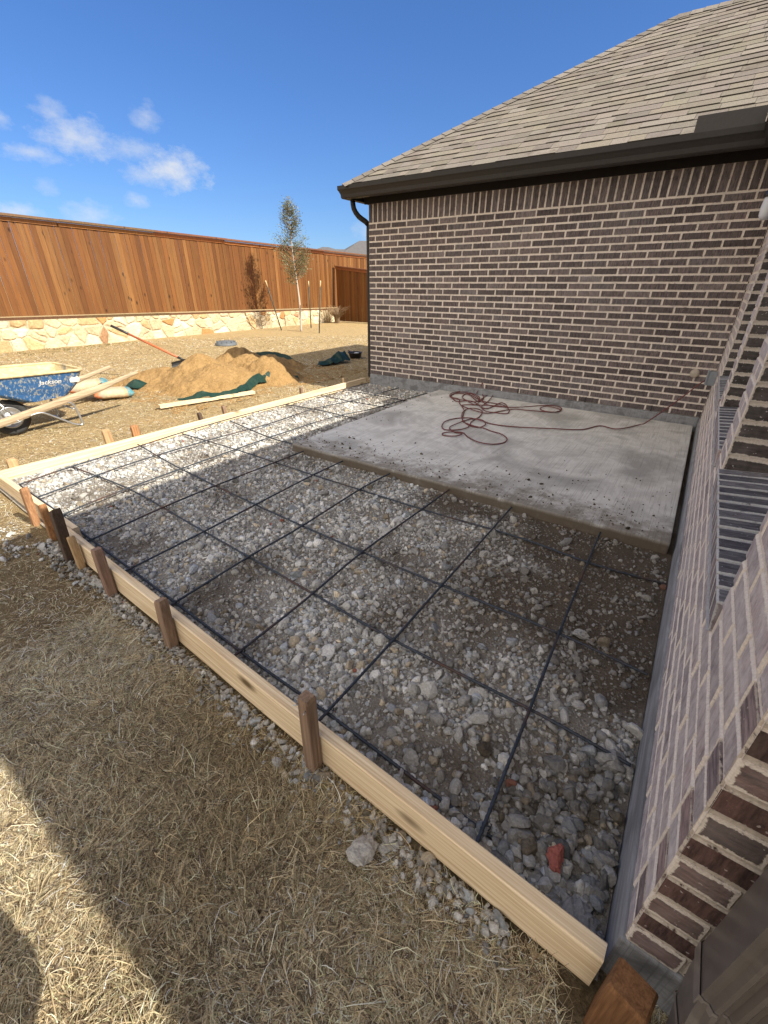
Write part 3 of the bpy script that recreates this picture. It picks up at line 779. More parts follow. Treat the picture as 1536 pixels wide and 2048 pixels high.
mb.sweep(PROF, (XE, GY, ZG0), (XE, 10.1, ZG0), X_, Z_, endsA=1, endsB=0)
mb.build('gutter', M['bronze'], house, fixn=True)
mb = MB(); fp = 0.16  # splash guard where the valley drops into the gutter corner
mb.box((GX - 0.26, GY + 0.020, ZG1 + 0.060), (0.50, 0.006, 0.13), Matrix.Rotation(R(-12), 3, 'X')); mb.box((GX + 0.005, GY - 0.22, ZG1 + 0.06), (0.006, 0.44, 0.13))
mb.build('splash_guard', M['bronze'], house)

# downspout on the left corner
mb = MB(); yd = YB + 0.055
pth = spline([(XE + 0.07, yd - 0.17, ZG0 + 0.01), (XE + 0.08, yd - 0.16, ZG0 - 0.09), (XE + 0.12, yd - 0.10, ZG0 - 0.18), (XL - 0.055, yd, ZG0 - 0.27), (XL - 0.045, yd, ZG0 - 0.40), (XL - 0.045, yd, 1.0), (XL - 0.045, yd, 0.12)], 0.05)
mb.tube(pth, 0.036, 10); mb.build('downspout', M['bronze'], house)

# downspout right beside the camera on the end wall
def corr_profile(w_, d_):
    P = []; q = 0.012
    for i in range(17): P.append((-w_ / 2 + w_ * i / 16, -d_ / 2 + (0.008 if i % 4 in (1, 2) else 0) + (q if i in (0, 16) else 0)))
    for i in range(9): P.append((w_ / 2, -d_ / 2 + q + (d_ - 2 * q) * i / 8))
    P += [(w_ / 2 - q, d_ / 2), (-w_ / 2 + q, d_ / 2)]
    for i in range(8): P.append((-w_ / 2, d_ / 2 - q - (d_ - 2 * q) * i / 8))
    return P
dsx, dsy = 0.362, 0.583; prof = corr_profile(0.105, 0.105)
mb = MB(); n = len(prof)
ring = [(dsx, dsy, z, 0) for z in (2.56, 2.0, 1.5, 1.0, 0.6, 0.40)] + [(dsx, dsy - 0.012, 0.33, 12), (dsx, dsy - 0.03, 0.27, 26), (dsx, dsy - 0.06, 0.22, 40), (dsx, dsy - 0.10, 0.18, 55), (dsx, dsy - 0.16, 0.14, 62), (dsx, dsy - 0.23, 0.10, 62)]
V = []
for cx, cy, cz, an in ring:
    for a, b in prof: V.append(Vector((cx + a, cy + b * math.cos(R(an)), cz - b * math.sin(R(an)) * -1 * -1)))
F = [(i * n + k, i * n + (k + 1) % n, (i + 1) * n + (k + 1) % n, (i + 1) * n + k) for i in range(len(ring) - 1) for k in range(n)]
mb.raw(V, F)
dso = mb.build('downspout', M['bronze_pipe'], house, fixn=True)
def band_ring(zc, h, dy=0.0, an=0):
    bb = MB(); pr = [(a * 1.05, b * 1.05) for a, b in prof]
    V = [Vector((dsx + a, dsy + dy + b * math.cos(R(an)), z - b * math.sin(R(an)))) for z in (zc, zc + h) for a, b in pr]
    bb.raw(V, [(k, (k + 1) % n, n + (k + 1) % n, n + k) for k in range(n)])
    return bb
band_ring(0.36, 0.035).build('strap', M['strap'], dso, fixn=True); band_ring(0.255, 0.012, -0.03, 26).build('strap', M['strap'], dso, fixn=True)

# roof shingles
PIT = 0.61
def shingle_face(mb, eave0, along, up, smax, lo, hi, cbase):
    """rows of laminated shingles: lo(s), hi(s) limit the run of the row at slope distance s"""
    eave0, along, up = Vector(eave0), Vector(along), Vector(up).normalized(); nrm = along.cross(up).normalized()
    if nrm.z < 0: nrm = -nrm
    ex = 0.142; rows = int(smax / ex)
    for i in range(rows):
        s = i * ex; a, b = lo(s + ex * 0.5), hi(s + ex * 0.5)
        if b - a < 0.05: continue
        p = lambda u, d, h: eave0 + along * u + up * d + nrm * h
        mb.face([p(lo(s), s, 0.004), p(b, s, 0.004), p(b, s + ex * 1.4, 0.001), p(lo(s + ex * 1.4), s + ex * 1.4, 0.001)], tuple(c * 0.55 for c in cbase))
        a = lo(s); a1 = lo(s + ex * 1.15); u = a - random.uniform(0, 0.3)
        while u < b:
            wd = random.choice([0.14, 0.18, 0.22, 0.26, 0.32]) * random.uniform(0.85, 1.15); u0, u1 = max(u, a), min(u + wd, b); u += wd + 0.003
            if u1 - u0 < 0.01: continue
            k = random.choice([0.86, 0.93, 0.98, 1.03, 1.09]) * random.uniform(0.95, 1.05); c = (cbase[0] * k, cbase[1] * k * random.uniform(.97, 1.02), cbase[2] * k * random.uniform(.93, 1.03))
            t = 0.016 if random.random() < 0.55 else 0.010; sl0 = s - random.uniform(0, 0.008)
            A = [p(u0, sl0, t), p(u1, sl0, t), p(max(u1, a1 + 0.001), s + ex * 1.15, 0.004), p(max(u0, a1), s + ex * 1.15, 0.004)]; Bt = [p(u0, sl0, -0.004), p(u1, sl0, -0.004)]
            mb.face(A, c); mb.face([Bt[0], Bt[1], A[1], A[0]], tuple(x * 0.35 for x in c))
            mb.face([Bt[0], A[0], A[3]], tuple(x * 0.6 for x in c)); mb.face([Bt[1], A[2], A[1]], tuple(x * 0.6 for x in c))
SH = (0.200, 0.178, 0.153)
sl_len = math.sqrt(1 + PIT * PIT)
ey = GY + 0.055; ex0 = XE + 0.055; zr = ZG1 + 0.010; RUN = 3.22
mb = MB()
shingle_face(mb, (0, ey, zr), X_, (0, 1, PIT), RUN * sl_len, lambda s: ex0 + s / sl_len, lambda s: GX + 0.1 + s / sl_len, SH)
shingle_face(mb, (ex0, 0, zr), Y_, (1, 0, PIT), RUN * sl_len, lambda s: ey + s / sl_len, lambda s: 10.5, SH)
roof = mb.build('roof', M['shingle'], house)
apex = Vector((ex0 + RUN, ey + RUN, zr + RUN * PIT))
mb = MB()   # the parts of the roof that cannot be seen from the yard: plain decks, with the wing
wx, wy = GX + 0.055, GE + 0.055
def deck(P): mb.face([Vector(p) for p in P], tuple(c for c in SH))
deck([(wx, wy, zr), (wx, ey, zr), (wx + 4, ey + 4, zr + 4 * PIT), (wx + 4, wy + 4, zr + 4 * PIT)])
deck([(wx, wy, zr), (wx + 4, wy + 4, zr + 4 * PIT), (9, wy + 4, zr + 4 * PIT), (9, wy, zr)])
deck([tuple(apex), (apex.x + 5.5, apex.y, apex.z), (apex.x + 5.5, apex.y + 4.5, apex.z - 4 * PIT), (apex.x, apex.y + 4.5, apex.z - 4 * PIT)])
deck([(wx + 4, wy + 4, zr + 4 * PIT), (wx + 4, ey + 4, zr + 4 * PIT), (9, ey + 4, zr + 4 * PIT), (9, wy + 4, zr + 4 * PIT)])
mb.build('roof', M['shingle'], house)
mb = MB()   # hip and ridge caps
def caps(A, B, drop):
    A, B = Vector(A), Vector(B); d = (B - A); L = d.length; d.normalize(); side = d.cross(Z_).normalized(); up = side.cross(d).normalized(); n = int(L / 0.15)
    for k in range(n):
        q = A + d * (k * L / n); kk = random.uniform(0.8, 1.15); c = tuple(x * kk for x in SH); e = d * (L / n * 1.1)
        for s in (-1, 1):
            a0, a1 = q + up * 0.020, q + side * s * 0.15 + up * (0.020 - drop); b0, b1 = a0 + e - up * 0.007, a1 + e - up * 0.007
            mb.face([a0, a1, b1, b0], c); mb.face([a0 - up * 0.008, a1 - up * 0.008, a1, a0], tuple(x * 0.5 for x in c))
caps((ex0, ey, zr), apex, 0.058); caps(apex, apex + X_ * 5.5, 0.088)
mb.build('hip_cap', M['shingle'], roof)

# wall lantern on the side wall, and the outlet box by the back corner
lan = MB(); lx, ly, lz = XW - 0.085, 4.72, 2.03
lan.lathe([(0.0, 0.10), (0.025, 0.098), (0.050, 0.075), (0.056, 0.045), (0.052, 0.04), (0.0, 0.04)], (lx, ly, lz), 20)
lan.tube([(lx, ly, lz + 0.09), (lx + 0.03, ly, lz + 0.14), (XW + 0.002, ly, lz + 0.12)], 0.010, 8); lan.box((XW - 0.008, ly, lz + 0.10), (0.016, 0.11, 0.16), bev=0.004)
lan_o = lan.build('wall_lantern', M['black_metal'], house)
g_ = MB(); g_.lathe([(0.042, 0.04), (0.048, -0.02), (0.044, -0.07), (0.032, -0.095), (0.0, -0.10)], (lx, ly, lz), 20); g_.build('lamp_shade', M['lamp_glass'], lan_o)
ob = MB(); ob.box((XW - 0.035, 5.62, 0.665), (0.07, 0.085, 0.135), bev=0.008); ob.box((XW - 0.078, 5.62, 0.67), (0.016, 0.095, 0.145), bev=0.005); ob.build('outlet_box', M['grey_plastic'], house)
ob = MB(); ob.lathe([(0.0, -0.03), (0.038, -0.03), (0.045, -0.022), (0.045, 0.0)], (0.03, YB, 0.645), 20, 'Y'); ob.build('vent_cap', simple('cream_plastic', (0.42, 0.36, 0.29), 0.6), house, fixn=True)
for xx in (-2.9, -1.9, -1.02, -0.28):   # weep slots in the bottom course of the back wall
    mb = MB(); mb.box((xx, YB - 0.004, ZB + 0.034), (0.012, 0.012, 0.062)); mb.build('weep_hole', M['black_metal'], house)

# ------------------------------------------------------------------ concrete slab with crumbs of soil
mb = MB(); mb.box((( -3.115 + 0.178) / 2, (2.872 + 5.972) / 2, 0.0), (0.178 + 3.115, 5.972 - 2.872, 0.172), bev=0.010)
tag(mb.build('concrete_slab', M['concrete']), 'existing grey broom finished concrete patio slab against the brick wall', 'patio slab')
SZ = 0.086
r_ = np.random.default_rng(31)
n = 620; x = r_.uniform(-3.1, 0.16, n); y = 2.89 + np.abs(r_.normal(0, 0.30, n)) * (0.5 + 1.4 * fbm(x * 1.6, x * 0 + 8)); y[:90] = r_.uniform(2.9, 5.9, 90)
x[:90] = -3.1 + np.abs(r_.normal(0, 0.25, 90)); k = (y < 5.95) & (x < 0.17); x, y = x[k], y[k]
rad = r_.lognormal(math.log(0.0040), 0.55, len(x)).clip(0.0015, 0.017)
v, f, c = scatter(sv1, np.stack([x, y, np.full_like(x, SZ) + rad * 0.35], 1), rad, np.tile(np.array([0.075, 0.060, 0.042]), (len(x), 1)) * r_.uniform(0.6, 1.7, (len(x), 1)), 12)
tag(np_mesh('soil_crumbs', v, f, M['gravel'], c, smooth=False), 'dark crumbs of soil scattered over the slab edge', 'soil crumbs', kind='stuff')

# ------------------------------------------------------------------ form boards
def board(A, B, h, t, label, zbot, seedr, zb2=None):
    A, B = Vector(A), Vector(B); d = B - A; L = d.length; ang = math.atan2(d.y, d.x)
    bm = bmesh.new(); nseg = max(2, int(L / 0.12)); rr = random.Random(seedr); V = []
    mb = MB(); prof = [(-t / 2, 0.003), (-t / 2 + 0.003, 0), (t / 2 - 0.003, 0), (t / 2, 0.003), (t / 2, h - 0.004), (t / 2 - 0.004, h), (-t / 2 + 0.004, h), (-t / 2, h - 0.004)]
    n = len(prof); ph = rr.uniform(0, 6)
    for i in range(nseg + 1):
        x = L * i / nseg; wv = 0.004 * math.sin(x * 1.3 + ph) + 0.0015 * math.sin(x * 5 + ph); wz = 0.003 * math.sin(x * 1.1 + ph * 2)
        for a, b in prof: V.append(Vector((x, a + wv, b + wz)))
    F = [(i * n + k, i * n + (k + 1) % n, (i + 1) * n + (k + 1) % n, (i + 1) * n + k) for i in range(nseg) for k in range(n)] + [tuple(range(n)), tuple(nseg * n + k for k in range(n - 1, -1, -1))]
    mb.raw(V, F); o = mb.build('form_board', M['pine'], fixn=True); o.location = (A.x, A.y, zbot); o.rotation_euler = (0, 0, ang)
    tag(o, label, 'form board', 'pine form boards round the gravel bed'); return o
fl = lambda x: front_line(x) + 0.021
board((-3.02, fl(-3.02)), (0.196, fl(0.196)), 0.150, 0.042, 'long fresh pine form board along the front of the gravel, ending at the brick corner', 0.004, 1)
board((-4.62, fl(-4.62) + 0.030), (-2.93, fl(-2.93) + 0.047), 0.135, 0.040, 'shorter form board lapped behind the far end of the front board', 0.004, 2)
board((-4.555, 0.90), (-4.535, 5.985), 0.105, 0.040, 'sunlit pine form board along the lawn side of the gravel', -0.002, 3)


def stake(x, y, top, w_, d_, c, label, lean=(0, 0), rz=0, point='bevel', nails=False):
    bm = bmesh.new(); mb = MB(); bot = -0.12; hx, hy = w_ / 2, d_ / 2
    zs = [bot, 0.0, top * 0.5, top - 0.014, top]; V = []
    for i, z in enumerate(zs):
        k = 0.86 if i == len(zs) - 1 else 1.0; j = random.uniform(-.001, .001); q = 0.0035
        for a, b in ((-hx + q, -hy), (hx - q, -hy), (hx, -hy + q), (hx, hy - q), (hx - q, hy), (-hx + q, hy), (-hx, hy - q), (-hx, -hy + q)):
            V.append(Vector((a * k + lean[0] * z + j, b * k + lean[1] * z + j, z + (0.006 * (a / hx) * lean[0] * 10 if i == len(zs) - 1 else 0))))
    n = 8; F = [(i * n + k, i * n + (k + 1) % n, (i + 1) * n + (k + 1) % n, (i + 1) * n + k) for i in range(len(zs) - 1) for k in range(n)] + [tuple(len(V) - n + k for k in range(n)), tuple(range(n - 1, -1, -1))]
    mb.raw(V, F, c); o = mb.build('wooden_stake', M['stake_wood'], fixn=True); o.location = (x, y, 0); o.rotation_euler = (0, 0, rz)
    tag(o, label, 'stake', 'wooden stakes holding the form boards')
    if nails:
        for dx, dz in ((-0.012, -0.030), (0.014, -0.036)):
            nb = MB(); nb.tube([(dx + lean[0] * top, -hy + 0.004, top + dz), (dx * 1.8 + lean[0] * top, -hy - 0.016, top + dz + 0.008)], 0.0018, 6)
            nb.build('nail', M['galv']).parent = o
    return o
BR, GRY, DK, OR, LT = (0.255, 0.185, 0.14), (0.25, 0.195, 0.15), (0.095, 0.072, 0.058), (0.36, 0.20, 0.10), (0.44, 0.32, 0.19)
S_ = [(-0.72, 0.365, 0.046, 0.044, BR, 'weathered brown stake with bent nails at the middle of the front form board', (0.01, 0), True),
      (-1.665, 0.285, 0.048, 0.044, BR, 'red brown stake left of the nailed middle stake on the front board', (0.10, 0), False),
      (-2.285, 0.300, 0.050, 0.044, (0.265, 0.185, 0.15), 'reddish stake by the notch in the front board, third from the far left end', (0.06, 0), False),
      (-2.685, 0.225, 0.046, 0.036, LT, 'short pale pointed stake between the dark post and the reddish stake', (0.10, 0), False),
      (-2.83, 0.375, 0.060, 0.050, DK, 'tall dark grey leaning post at the lap of the two front boards', (0.24, 0), False),
      (-3.20, 0.265, 0.046, 0.040, OR, 'half shaded orange brown stake just left of the tall dark post', (0.20, 0), False),
      (-3.52, 0.290, 0.050, 0.044, (0.36, 0.21, 0.12), 'sunlit brown stake at the left edge of the photo', (0.16, 0), False)]
for x, top, w_, d_, c, lab, lean, nl in S_:
    stake(x, front_line(x) - d_ / 2 - 0.006 - (0.0 if x > -3.1 else -0.03), top, w_, d_, c, lab, lean, random.uniform(-0.12, 0.12), nails=nl)
stake(0.243, 0.553, 0.212, 0.080, 0.070, (0.20, 0.105, 0.050), 'wet orange brown stake cut at an angle against the house corner', (0.0, 0.05), R(-14))
SL = [(1.01, 0.17, LT, 'pale plank-like stake with a nail behind the left board, nearest the wheelbarrow wheel'), (1.82, 0.227, LT, 'pale sunlit stake behind the left board right of the wheelbarrow leg'),
      (2.087, 0.205, OR, 'orange brown broad stake next to the pale stake behind the left board'), (2.866, 0.172, DK, 'dark stub stake behind the left board, left of the pair below the tarp'),
      (3.203, 0.184, BR, 'brown stub stake behind the left board below the tarp'), (4.524, 0.176, BR, 'thin brown stub stake behind the left board right of the tarp'),
      (5.464, 0.172, (0.55, 0.45, 0.30), 'pale stake straddling the left board near the house corner')]
for y, top, c, lab in SL:
    stake(-4.60 + 0.02 * (y > 5.3), y, top, 0.040, 0.072 if top > 0.2 or y < 1.1 else 0.042, c, lab, (-0.03, random.uniform(-0.1, 0.1)), random.uniform(-0.1, 0.1))

# ------------------------------------------------------------------ rebar grid
BARS = []
def rebar(pts, label, r=0.0066):
    P = spline([Vector(p) for p in pts], 0.0075)
    w_ = random.uniform(0, 6); rad = [r * (0.90 if i % 3 else 1.10) for i in range(len(P))]
    P = [(p[0] + 0.004 * math.sin(1.7 * p[1] + w_) , p[1] + 0.004 * math.sin(1.9 * p[0] + w_), p[2]) for p in P]
    mb = MB(); mb.tube(P, rad, 7); o = mb.build('rebar', M['steel']); BARS.append((o, np.array(P)))
    tag(o, label, 'rebar', 'steel rebar grid on the gravel bed')
ORD = ['first', 'second', 'third', 'fourth', 'fifth', 'sixth', 'seventh', 'eighth', 'ninth']
zr0 = 0.045
XB = [('front bar nearest the front form board', [(-4.25, .935), (-3.45, .90), (-2.82, .855), (-1.31, .795), (-.80, .785), (-.29, .765), (.17, .745)], [.045, .05, .045, .04, .035, .012, .004]),
      ('second bar back from the front form board', [(-4.37, 1.36), (-3.45, 1.41), (-2.36, 1.34), (-1.335, 1.275), (-.80, 1.245), (-.165, 1.245), (.19, 1.225)], None),
      ('third bar back from the front form board', [(-4.48, 2.03), (-3.49, 1.89), (-2.36, 1.80), (-1.37, 1.755), (-.81, 1.74), (-.18, 1.725), (.195, 1.69)], None),
      ('fourth bar back, passing just in front of the slab', [(-4.44, 2.50), (-3.51, 2.505), (-2.45, 2.465), (-1.35, 2.46), (-.66, 2.50), (-.18, 2.475), (.2, 2.50)], [.04, .045, .045, .04, .03, .02, .02]),
      ('short bar ending at the front left corner of the slab', [(-4.42, 3.12), (-3.63, 2.97), (-3.2, 2.95)], None),
      ('short bar in the sunlit strip, second of three beside the slab', [(-4.50, 4.08), (-3.9, 4.12), (-3.2, 4.07)], None),
      ('short bar in the sunlit strip, third from the house corner', [(-4.47, 4.77), (-3.83, 4.74), (-3.2, 4.76)], None),
      ('short bar closest to the house corner', [(-4.47, 5.28), (-3.81, 5.25), (-3.2, 5.22)], None)]
for lab, P, zs in XB: rebar([(a, b, (zs[i] if zs else zr0 - 0.003)) for i, (a, b) in enumerate(P)], 'rebar along the front, ' + lab)
YBAR = [([(-4.27, .93), (-4.33, 1.37), (-4.38, 2.0), (-4.44, 2.5), (-4.47, 3.3), (-4.44, 4.02), (-4.42, 4.85), (-4.40, 5.9)], 'lying against the left form board'),
        ([(-3.87, .90), (-3.90, 1.2), (-3.97, 1.68), (-3.975, 2.48), (-3.92, 3.3), (-3.96, 4.1), (-3.83, 4.74), (-3.77, 5.85)], 'second in from the left form board'),
        ([(-3.39, .87), (-3.44, 1.2), (-3.49, 1.89), (-3.51, 2.5), (-3.52, 3.1), (-3.48, 3.95), (-3.32, 4.6), (-3.22, 5.8)], 'third in, running beside the slab edge'),
        ([(-2.865, .74), (-2.91, 1.38), (-2.925, 1.83), (-2.925, 2.5), (-2.94, 2.85)], 'fourth in, ending at the left end of the slab'),
        ([(-2.355, .73), (-2.37, 1.33), (-2.40, 1.82), (-2.43, 2.4), (-2.445, 2.86)], 'fifth in from the left form board'),
        ([(-1.87, .72), (-1.89, 1.32), (-1.89, 1.73), (-1.925, 2.46), (-1.92, 2.86)], 'sixth in, over the middle of the gravel'),
        ([(-1.32, .70), (-1.325, 1.17), (-1.36, 1.75), (-1.35, 2.46), (-1.35, 2.86)], 'seventh in, ending under the slab middle'),
        ([(-.80, .70), (-.80, 1.245), (-.81, 1.74), (-.825, 2.86)], 'eighth in, second from the house wall'),
        ([(-.15, .69), (-.165, 1.245), (-.18, 1.725), (-.21, 2.84)], 'nearest the house wall')]
for P, lab in YBAR: rebar([(a, b, zr0 + 0.011 if 0 < i < len(P) - 1 else zr0 + 0.004) for i, (a, b) in enumerate(P)], 'rebar running towards the back wall, ' + lab)

# wire ties where the bars cross: each belongs to the bar running along the front
for bo, bp in BARS[:len(XB)]:
    for yo, yp in BARS[len(XB):]:
        d2 = ((bp[::3, None, :2] - yp[None, ::3, :2]) ** 2).sum(-1); i, j = np.unravel_index(d2.argmin(), d2.shape)
        if d2[i, j] > 0.0004: continue
        p = (bp[i * 3] + yp[j * 3]) / 2; a0 = random.uniform(0.6, 1.0)
        ring = [(p[0] + 0.016 * math.cos(t) * math.cos(a0), p[1] + 0.016 * math.cos(t) * math.sin(a0), p[2] + 0.014 * math.sin(t)) for t in np.linspace(0.2, 6.4, 13)]
        ring += [(p[0] + 0.010 + 0.004 * math.sin(t * 5), p[1] + 0.012 + 0.004 * math.cos(t * 5), p[2] + 0.014 + 0.016 * t) for t in np.linspace(0.2, 1, 5)]
        tw = MB(); tw.tube(ring, 0.0016, 5); tw.build('tie_wire', M['steel']).parent = bo

# ------------------------------------------------------------------ extension cord
def px(u, v, z):    # photograph pixel -> point on the level z (metres), used once to survey positions
    Rm = np.array(CR); r = Rm @ np.array([u - 768, -(v - 1024), -856.74]); k = (z - 1.5) / r[2]
    return (r[0] * k, r[1] * k, z)
C6 = lambda L: [(600 + a / 2.56, 700 + b / 2.56) for a, b in L]
main = [(0.14, 5.60, 0.645), (0.09, 5.55, 0.60), (-0.06, 5.43, 0.42), (-0.25, 5.27, 0.22)]
coil1 = C6([(1536, 388), (1440, 407), (1280, 402), (1100, 393), (990, 380), (930, 362), (870, 348), (800, 350), (745, 365), (726, 390), (745, 408), (810, 408), (860, 395), (880, 365), (920, 340), (932, 315), (905, 300), (860, 300), (830, 325), (835, 360), (870, 388), (920, 395), (950, 380), (935, 360), (880, 352), (800, 378), (765, 398), (790, 420), (830, 428), (800, 440), (740, 438), (728, 428), (760, 420), (830, 422), (860, 445), (910, 470), (980, 482), (1040, 475), (1060, 455), (1030, 430), (980, 415), (940, 400), (880, 385), (832, 360), (840, 310), (815, 270)])
coil2 = C6([(815, 270), (812, 250), (770, 240), (775, 222), (830, 212), (890, 225), (920, 245), (900, 265), (850, 258), (790, 250), (770, 235), (800, 222), (870, 230), (930, 260), (990, 272), (1040, 282), (1070, 305), (1060, 325), (1010, 322), (950, 312), (930, 290), (960, 265), (985, 235), (970, 225), (930, 250), (900, 280), (860, 262), (830, 240), (860, 222), (900, 236), (960, 280), (1050, 292), (1120, 293), (1230, 285), (1300, 285), (1340, 300), (1310, 317), (1250, 312), (1230, 298), (1270, 288), (1335, 306), (1300, 318), (1180, 310), (1090, 303), (1000, 318), (940, 322), (840, 290), (850, 280), (1000, 285), (1060, 290), (1030, 270), (950, 300), (880, 262), (800, 262), (780, 228), (850, 216), (905, 260), (940, 248), (925, 215), (905, 222)])
flat = [px(u, v, SZ + 0.008 + 0.012 * (0.5 + 0.5 * math.sin(i * 1.9))) for i, (u, v) in enumerate([(1280, 850), (1235, 858)] + coil1 + coil2)]
flat[0] = (flat[0][0], flat[0][1], SZ + 0.02)
path = spline(main + flat + [(flat[-1][0] + 0.02, flat[-1][1] + 0.02, 0.16), (flat[-1][0] + 0.05, flat[-1][1] + 0.03, 0.21)], 0.02)
cord = empty('extension_cord', path[0], 'dark red extension cord tangled on the slab and plugged in by the back corner', 'extension cord')
mb = MB(); mb.tube(path, 0.0062, 8); mb.build('cable', M['cord'], cord)
mb = MB(); mb.tube([path[-1], (path[-1][0] + 0.012, path[-1][1] + 0.004, path[-1][2] + 0.05)], [0.014, 0.017], 10); mb.build('connector', M['cord'], cord)
mb = MB(); mb.tube([path[0], (path[0][0] + 0.03, path[0][1] + 0.012, path[0][2] + 0.018)], [0.011, 0.016], 10); mb.build('plug', M['cord'], cord)

# ------------------------------------------------------------------ boundary fence on its stone wall
FX = -14.25
zb = lambda y: 0.7125 - 0.0159 * (y - 4.06)
zt = lambda y: 2.895 - 0.0138 * (y - 4.8)
fence = empty('wooden_fence', (FX, 8, 0), 'tall red brown stained cedar board fence on the stone wall', 'fence')
def ced():
    k = random.uniform(0.66, 0.96); a = random.choice([(0.195, 0.090, 0.028), (0.18, 0.078, 0.023), (0.225, 0.112, 0.038), (0.155, 0.066, 0.020)])
    return tuple(x * k for x in a)
mb = MB(); y = -4.0
while y < 26:
    wd = random.uniform(0.125, 0.145); d = random.choice([0, 0.007]); yc = y + wd / 2
    mb.box((FX - 0.01 + d + random.uniform(-.0015, .0015), yc, (zb(yc) + zt(yc)) / 2 + 0.02), (0.017, wd - 0.007, zt(yc) - zb(yc) - 0.10), None, ced()); y += wd
mb.build('board_panel', M['cedar'], fence)
def rail(z_of, h, t, xc, c, y0=-4.0, y1=26.0, n=12):
    r = MB()
    for k in range(n):
        a = y0 + (y1 - y0) * k / n; b = y0 + (y1 - y0) * (k + 1) / n; j = random.uniform(-0.008, 0.008)
        V = [Vector((xc + sx * t / 2, yy, z_of(yy) + j + sz * h / 2)) for yy in (a + 0.002, b - 0.002) for sx in (-1, 1) for sz in (-1, 1)]
        r.raw(V, [(0, 1, 3, 2), (4, 6, 7, 5), (0, 4, 5, 1), (2, 3, 7, 6), (0, 2, 6, 4), (1, 5, 7, 3)], tuple(x * random.uniform(0.85, 1.15) for x in c))
    return r
rail(lambda y: zt(y) - 0.045, 0.085, 0.020, FX + 0.024, (0.40, 0.17, 0.065)).build('trim_board', M['cedar'], fence)
rail(lambda y: zt(y) + 0.035, 0.050, 0.19, FX + 0.050, (0.15, 0.080, 0.050)).build('cap_board', M['cedar'], fence)
rail(lambda y: zb(y) + 0.010, 0.060, 0.03, FX - 0.01, (0.10, 0.05, 0.025)).build('kick_board', M['cedar'], fence)

# stone wall: a sheet of irregular stones worked out with a 2-d voronoi
def stone_wall():
    r_ = np.random.default_rng(55); y0, y1 = -3.5, 17.0; ny, nz = 1700, 56
    pts = []
    for i in range(int((y1 - y0) / 0.27)):
        for j in range(3): pts.append((y0 + 0.27 * i + r_.uniform(0, 0.27) + (0.13 if j % 2 else 0), 0.05 + 0.24 * j + r_.uniform(-0.03, 0.2)))
    pts = np.array(pts); keep = r_.random(len(pts)) < 0.88; pts = pts[keep]
    pal = np.array([[0.56, 0.47, 0.32], [0.60, 0.52, 0.38], [0.50, 0.37, 0.21], [0.45, 0.25, 0.11], [0.62, 0.56, 0.44], [0.52, 0.43, 0.29], [0.36, 0.22, 0.13]])
    pc = pal[r_.choice(7, len(pts), p=[.26, .22, .17, .09, .12, .10, .04])] * r_.uniform(0.85, 1.1, (len(pts), 1))
    ph = r_.uniform(0.6, 1.25, len(pts)); Y = np.linspace(y0, y1, ny); T = np.linspace(0, 1, nz)
    YY, TT = np.meshgrid(Y, T, indexing='ij'); top = zb(YY) - 0.015; ZZ = -0.06 + (top + 0.06) * TT
    wy = YY + 0.05 * (fbm(YY * 6, ZZ * 6) - 0.5); wz = ZZ + 0.06 * (fbm(YY * 6 + 50, ZZ * 6 + 9) - 0.5)
    f1 = np.full(YY.shape, 9.); f2 = f1.copy(); ind = np.zeros(YY.shape, int)
    for i, (py, pz) in enumerate(pts):
        a = max(0, np.searchsorted(Y, py - 0.8)); b = np.searchsorted(Y, py + 0.8)
        d = np.hypot((wy[a:b] - py), (wz[a:b] - pz) * 1.15); s1 = f1[a:b]; s2 = f2[a:b]; si = ind[a:b]
        cl = d < s1; s2[:] = np.where(cl, s1, np.minimum(s2, d)); si[cl] = i; s1[:] = np.where(cl, d, s1)
    e = f2 - f1; body = np.clip((e - 0.012) / 0.045, 0, 1); body = body * body * (3 - 2 * body)
    rough = fbm(YY * 14, ZZ * 14) - 0.5
    XX = -14.17 + body * 0.035 * ph[ind] + 0.022 * rough * body + 0.004 * rough
    cols_ = pc[ind] * np.array([0.84, 0.80, 0.74]) * (0.8 + 0.5 * fbm(YY * 5 + 3, ZZ * 5)[..., None]); mort_ = np.array([0.44, 0.37, 0.26]) * (0.85 + 0.3 * fbm(YY * 20, ZZ * 20)[..., None])
    mk = np.clip((e - 0.016) / 0.012, 0, 1)[..., None]; C = mort_ * (1 - mk) + cols_ * mk
    V = np.stack([XX, YY, ZZ], -1).reshape(-1, 3); i = (np.arange(ny - 1)[:, None] * nz + np.arange(nz - 1)[None]).ravel()
    F = np.stack([i, i + nz, i + nz + 1, i + 1], 1)
    sw = empty('stone_wall', (-14.2, 8, 0), 'low tan limestone retaining wall of irregular stones under the cedar fence', 'stone wall')
    o = np_mesh('stone_face', V, F, M['stone'], C.reshape(-1, 3)); o.parent = sw; o.matrix_parent_inverse = Matrix.Translation(sw.location).inverted()
    mb = MB(); a, b = y0, y1
    V = [Vector((x, yy, z)) for yy in (a, b) for x, z in ((-14.45, -0.2), (-14.45, zb(yy) - 0.02), (-14.155, zb(yy) - 0.02), (-14.175, -0.2))]
    mb.raw(V, [(1, 2, 6, 5), (0, 1, 5, 4), (0, 3, 2, 1), (4, 5, 6, 7)], (0.52, 0.45, 0.33)); mb.build('mortar_core', M['stone'], sw)
stone_wall()

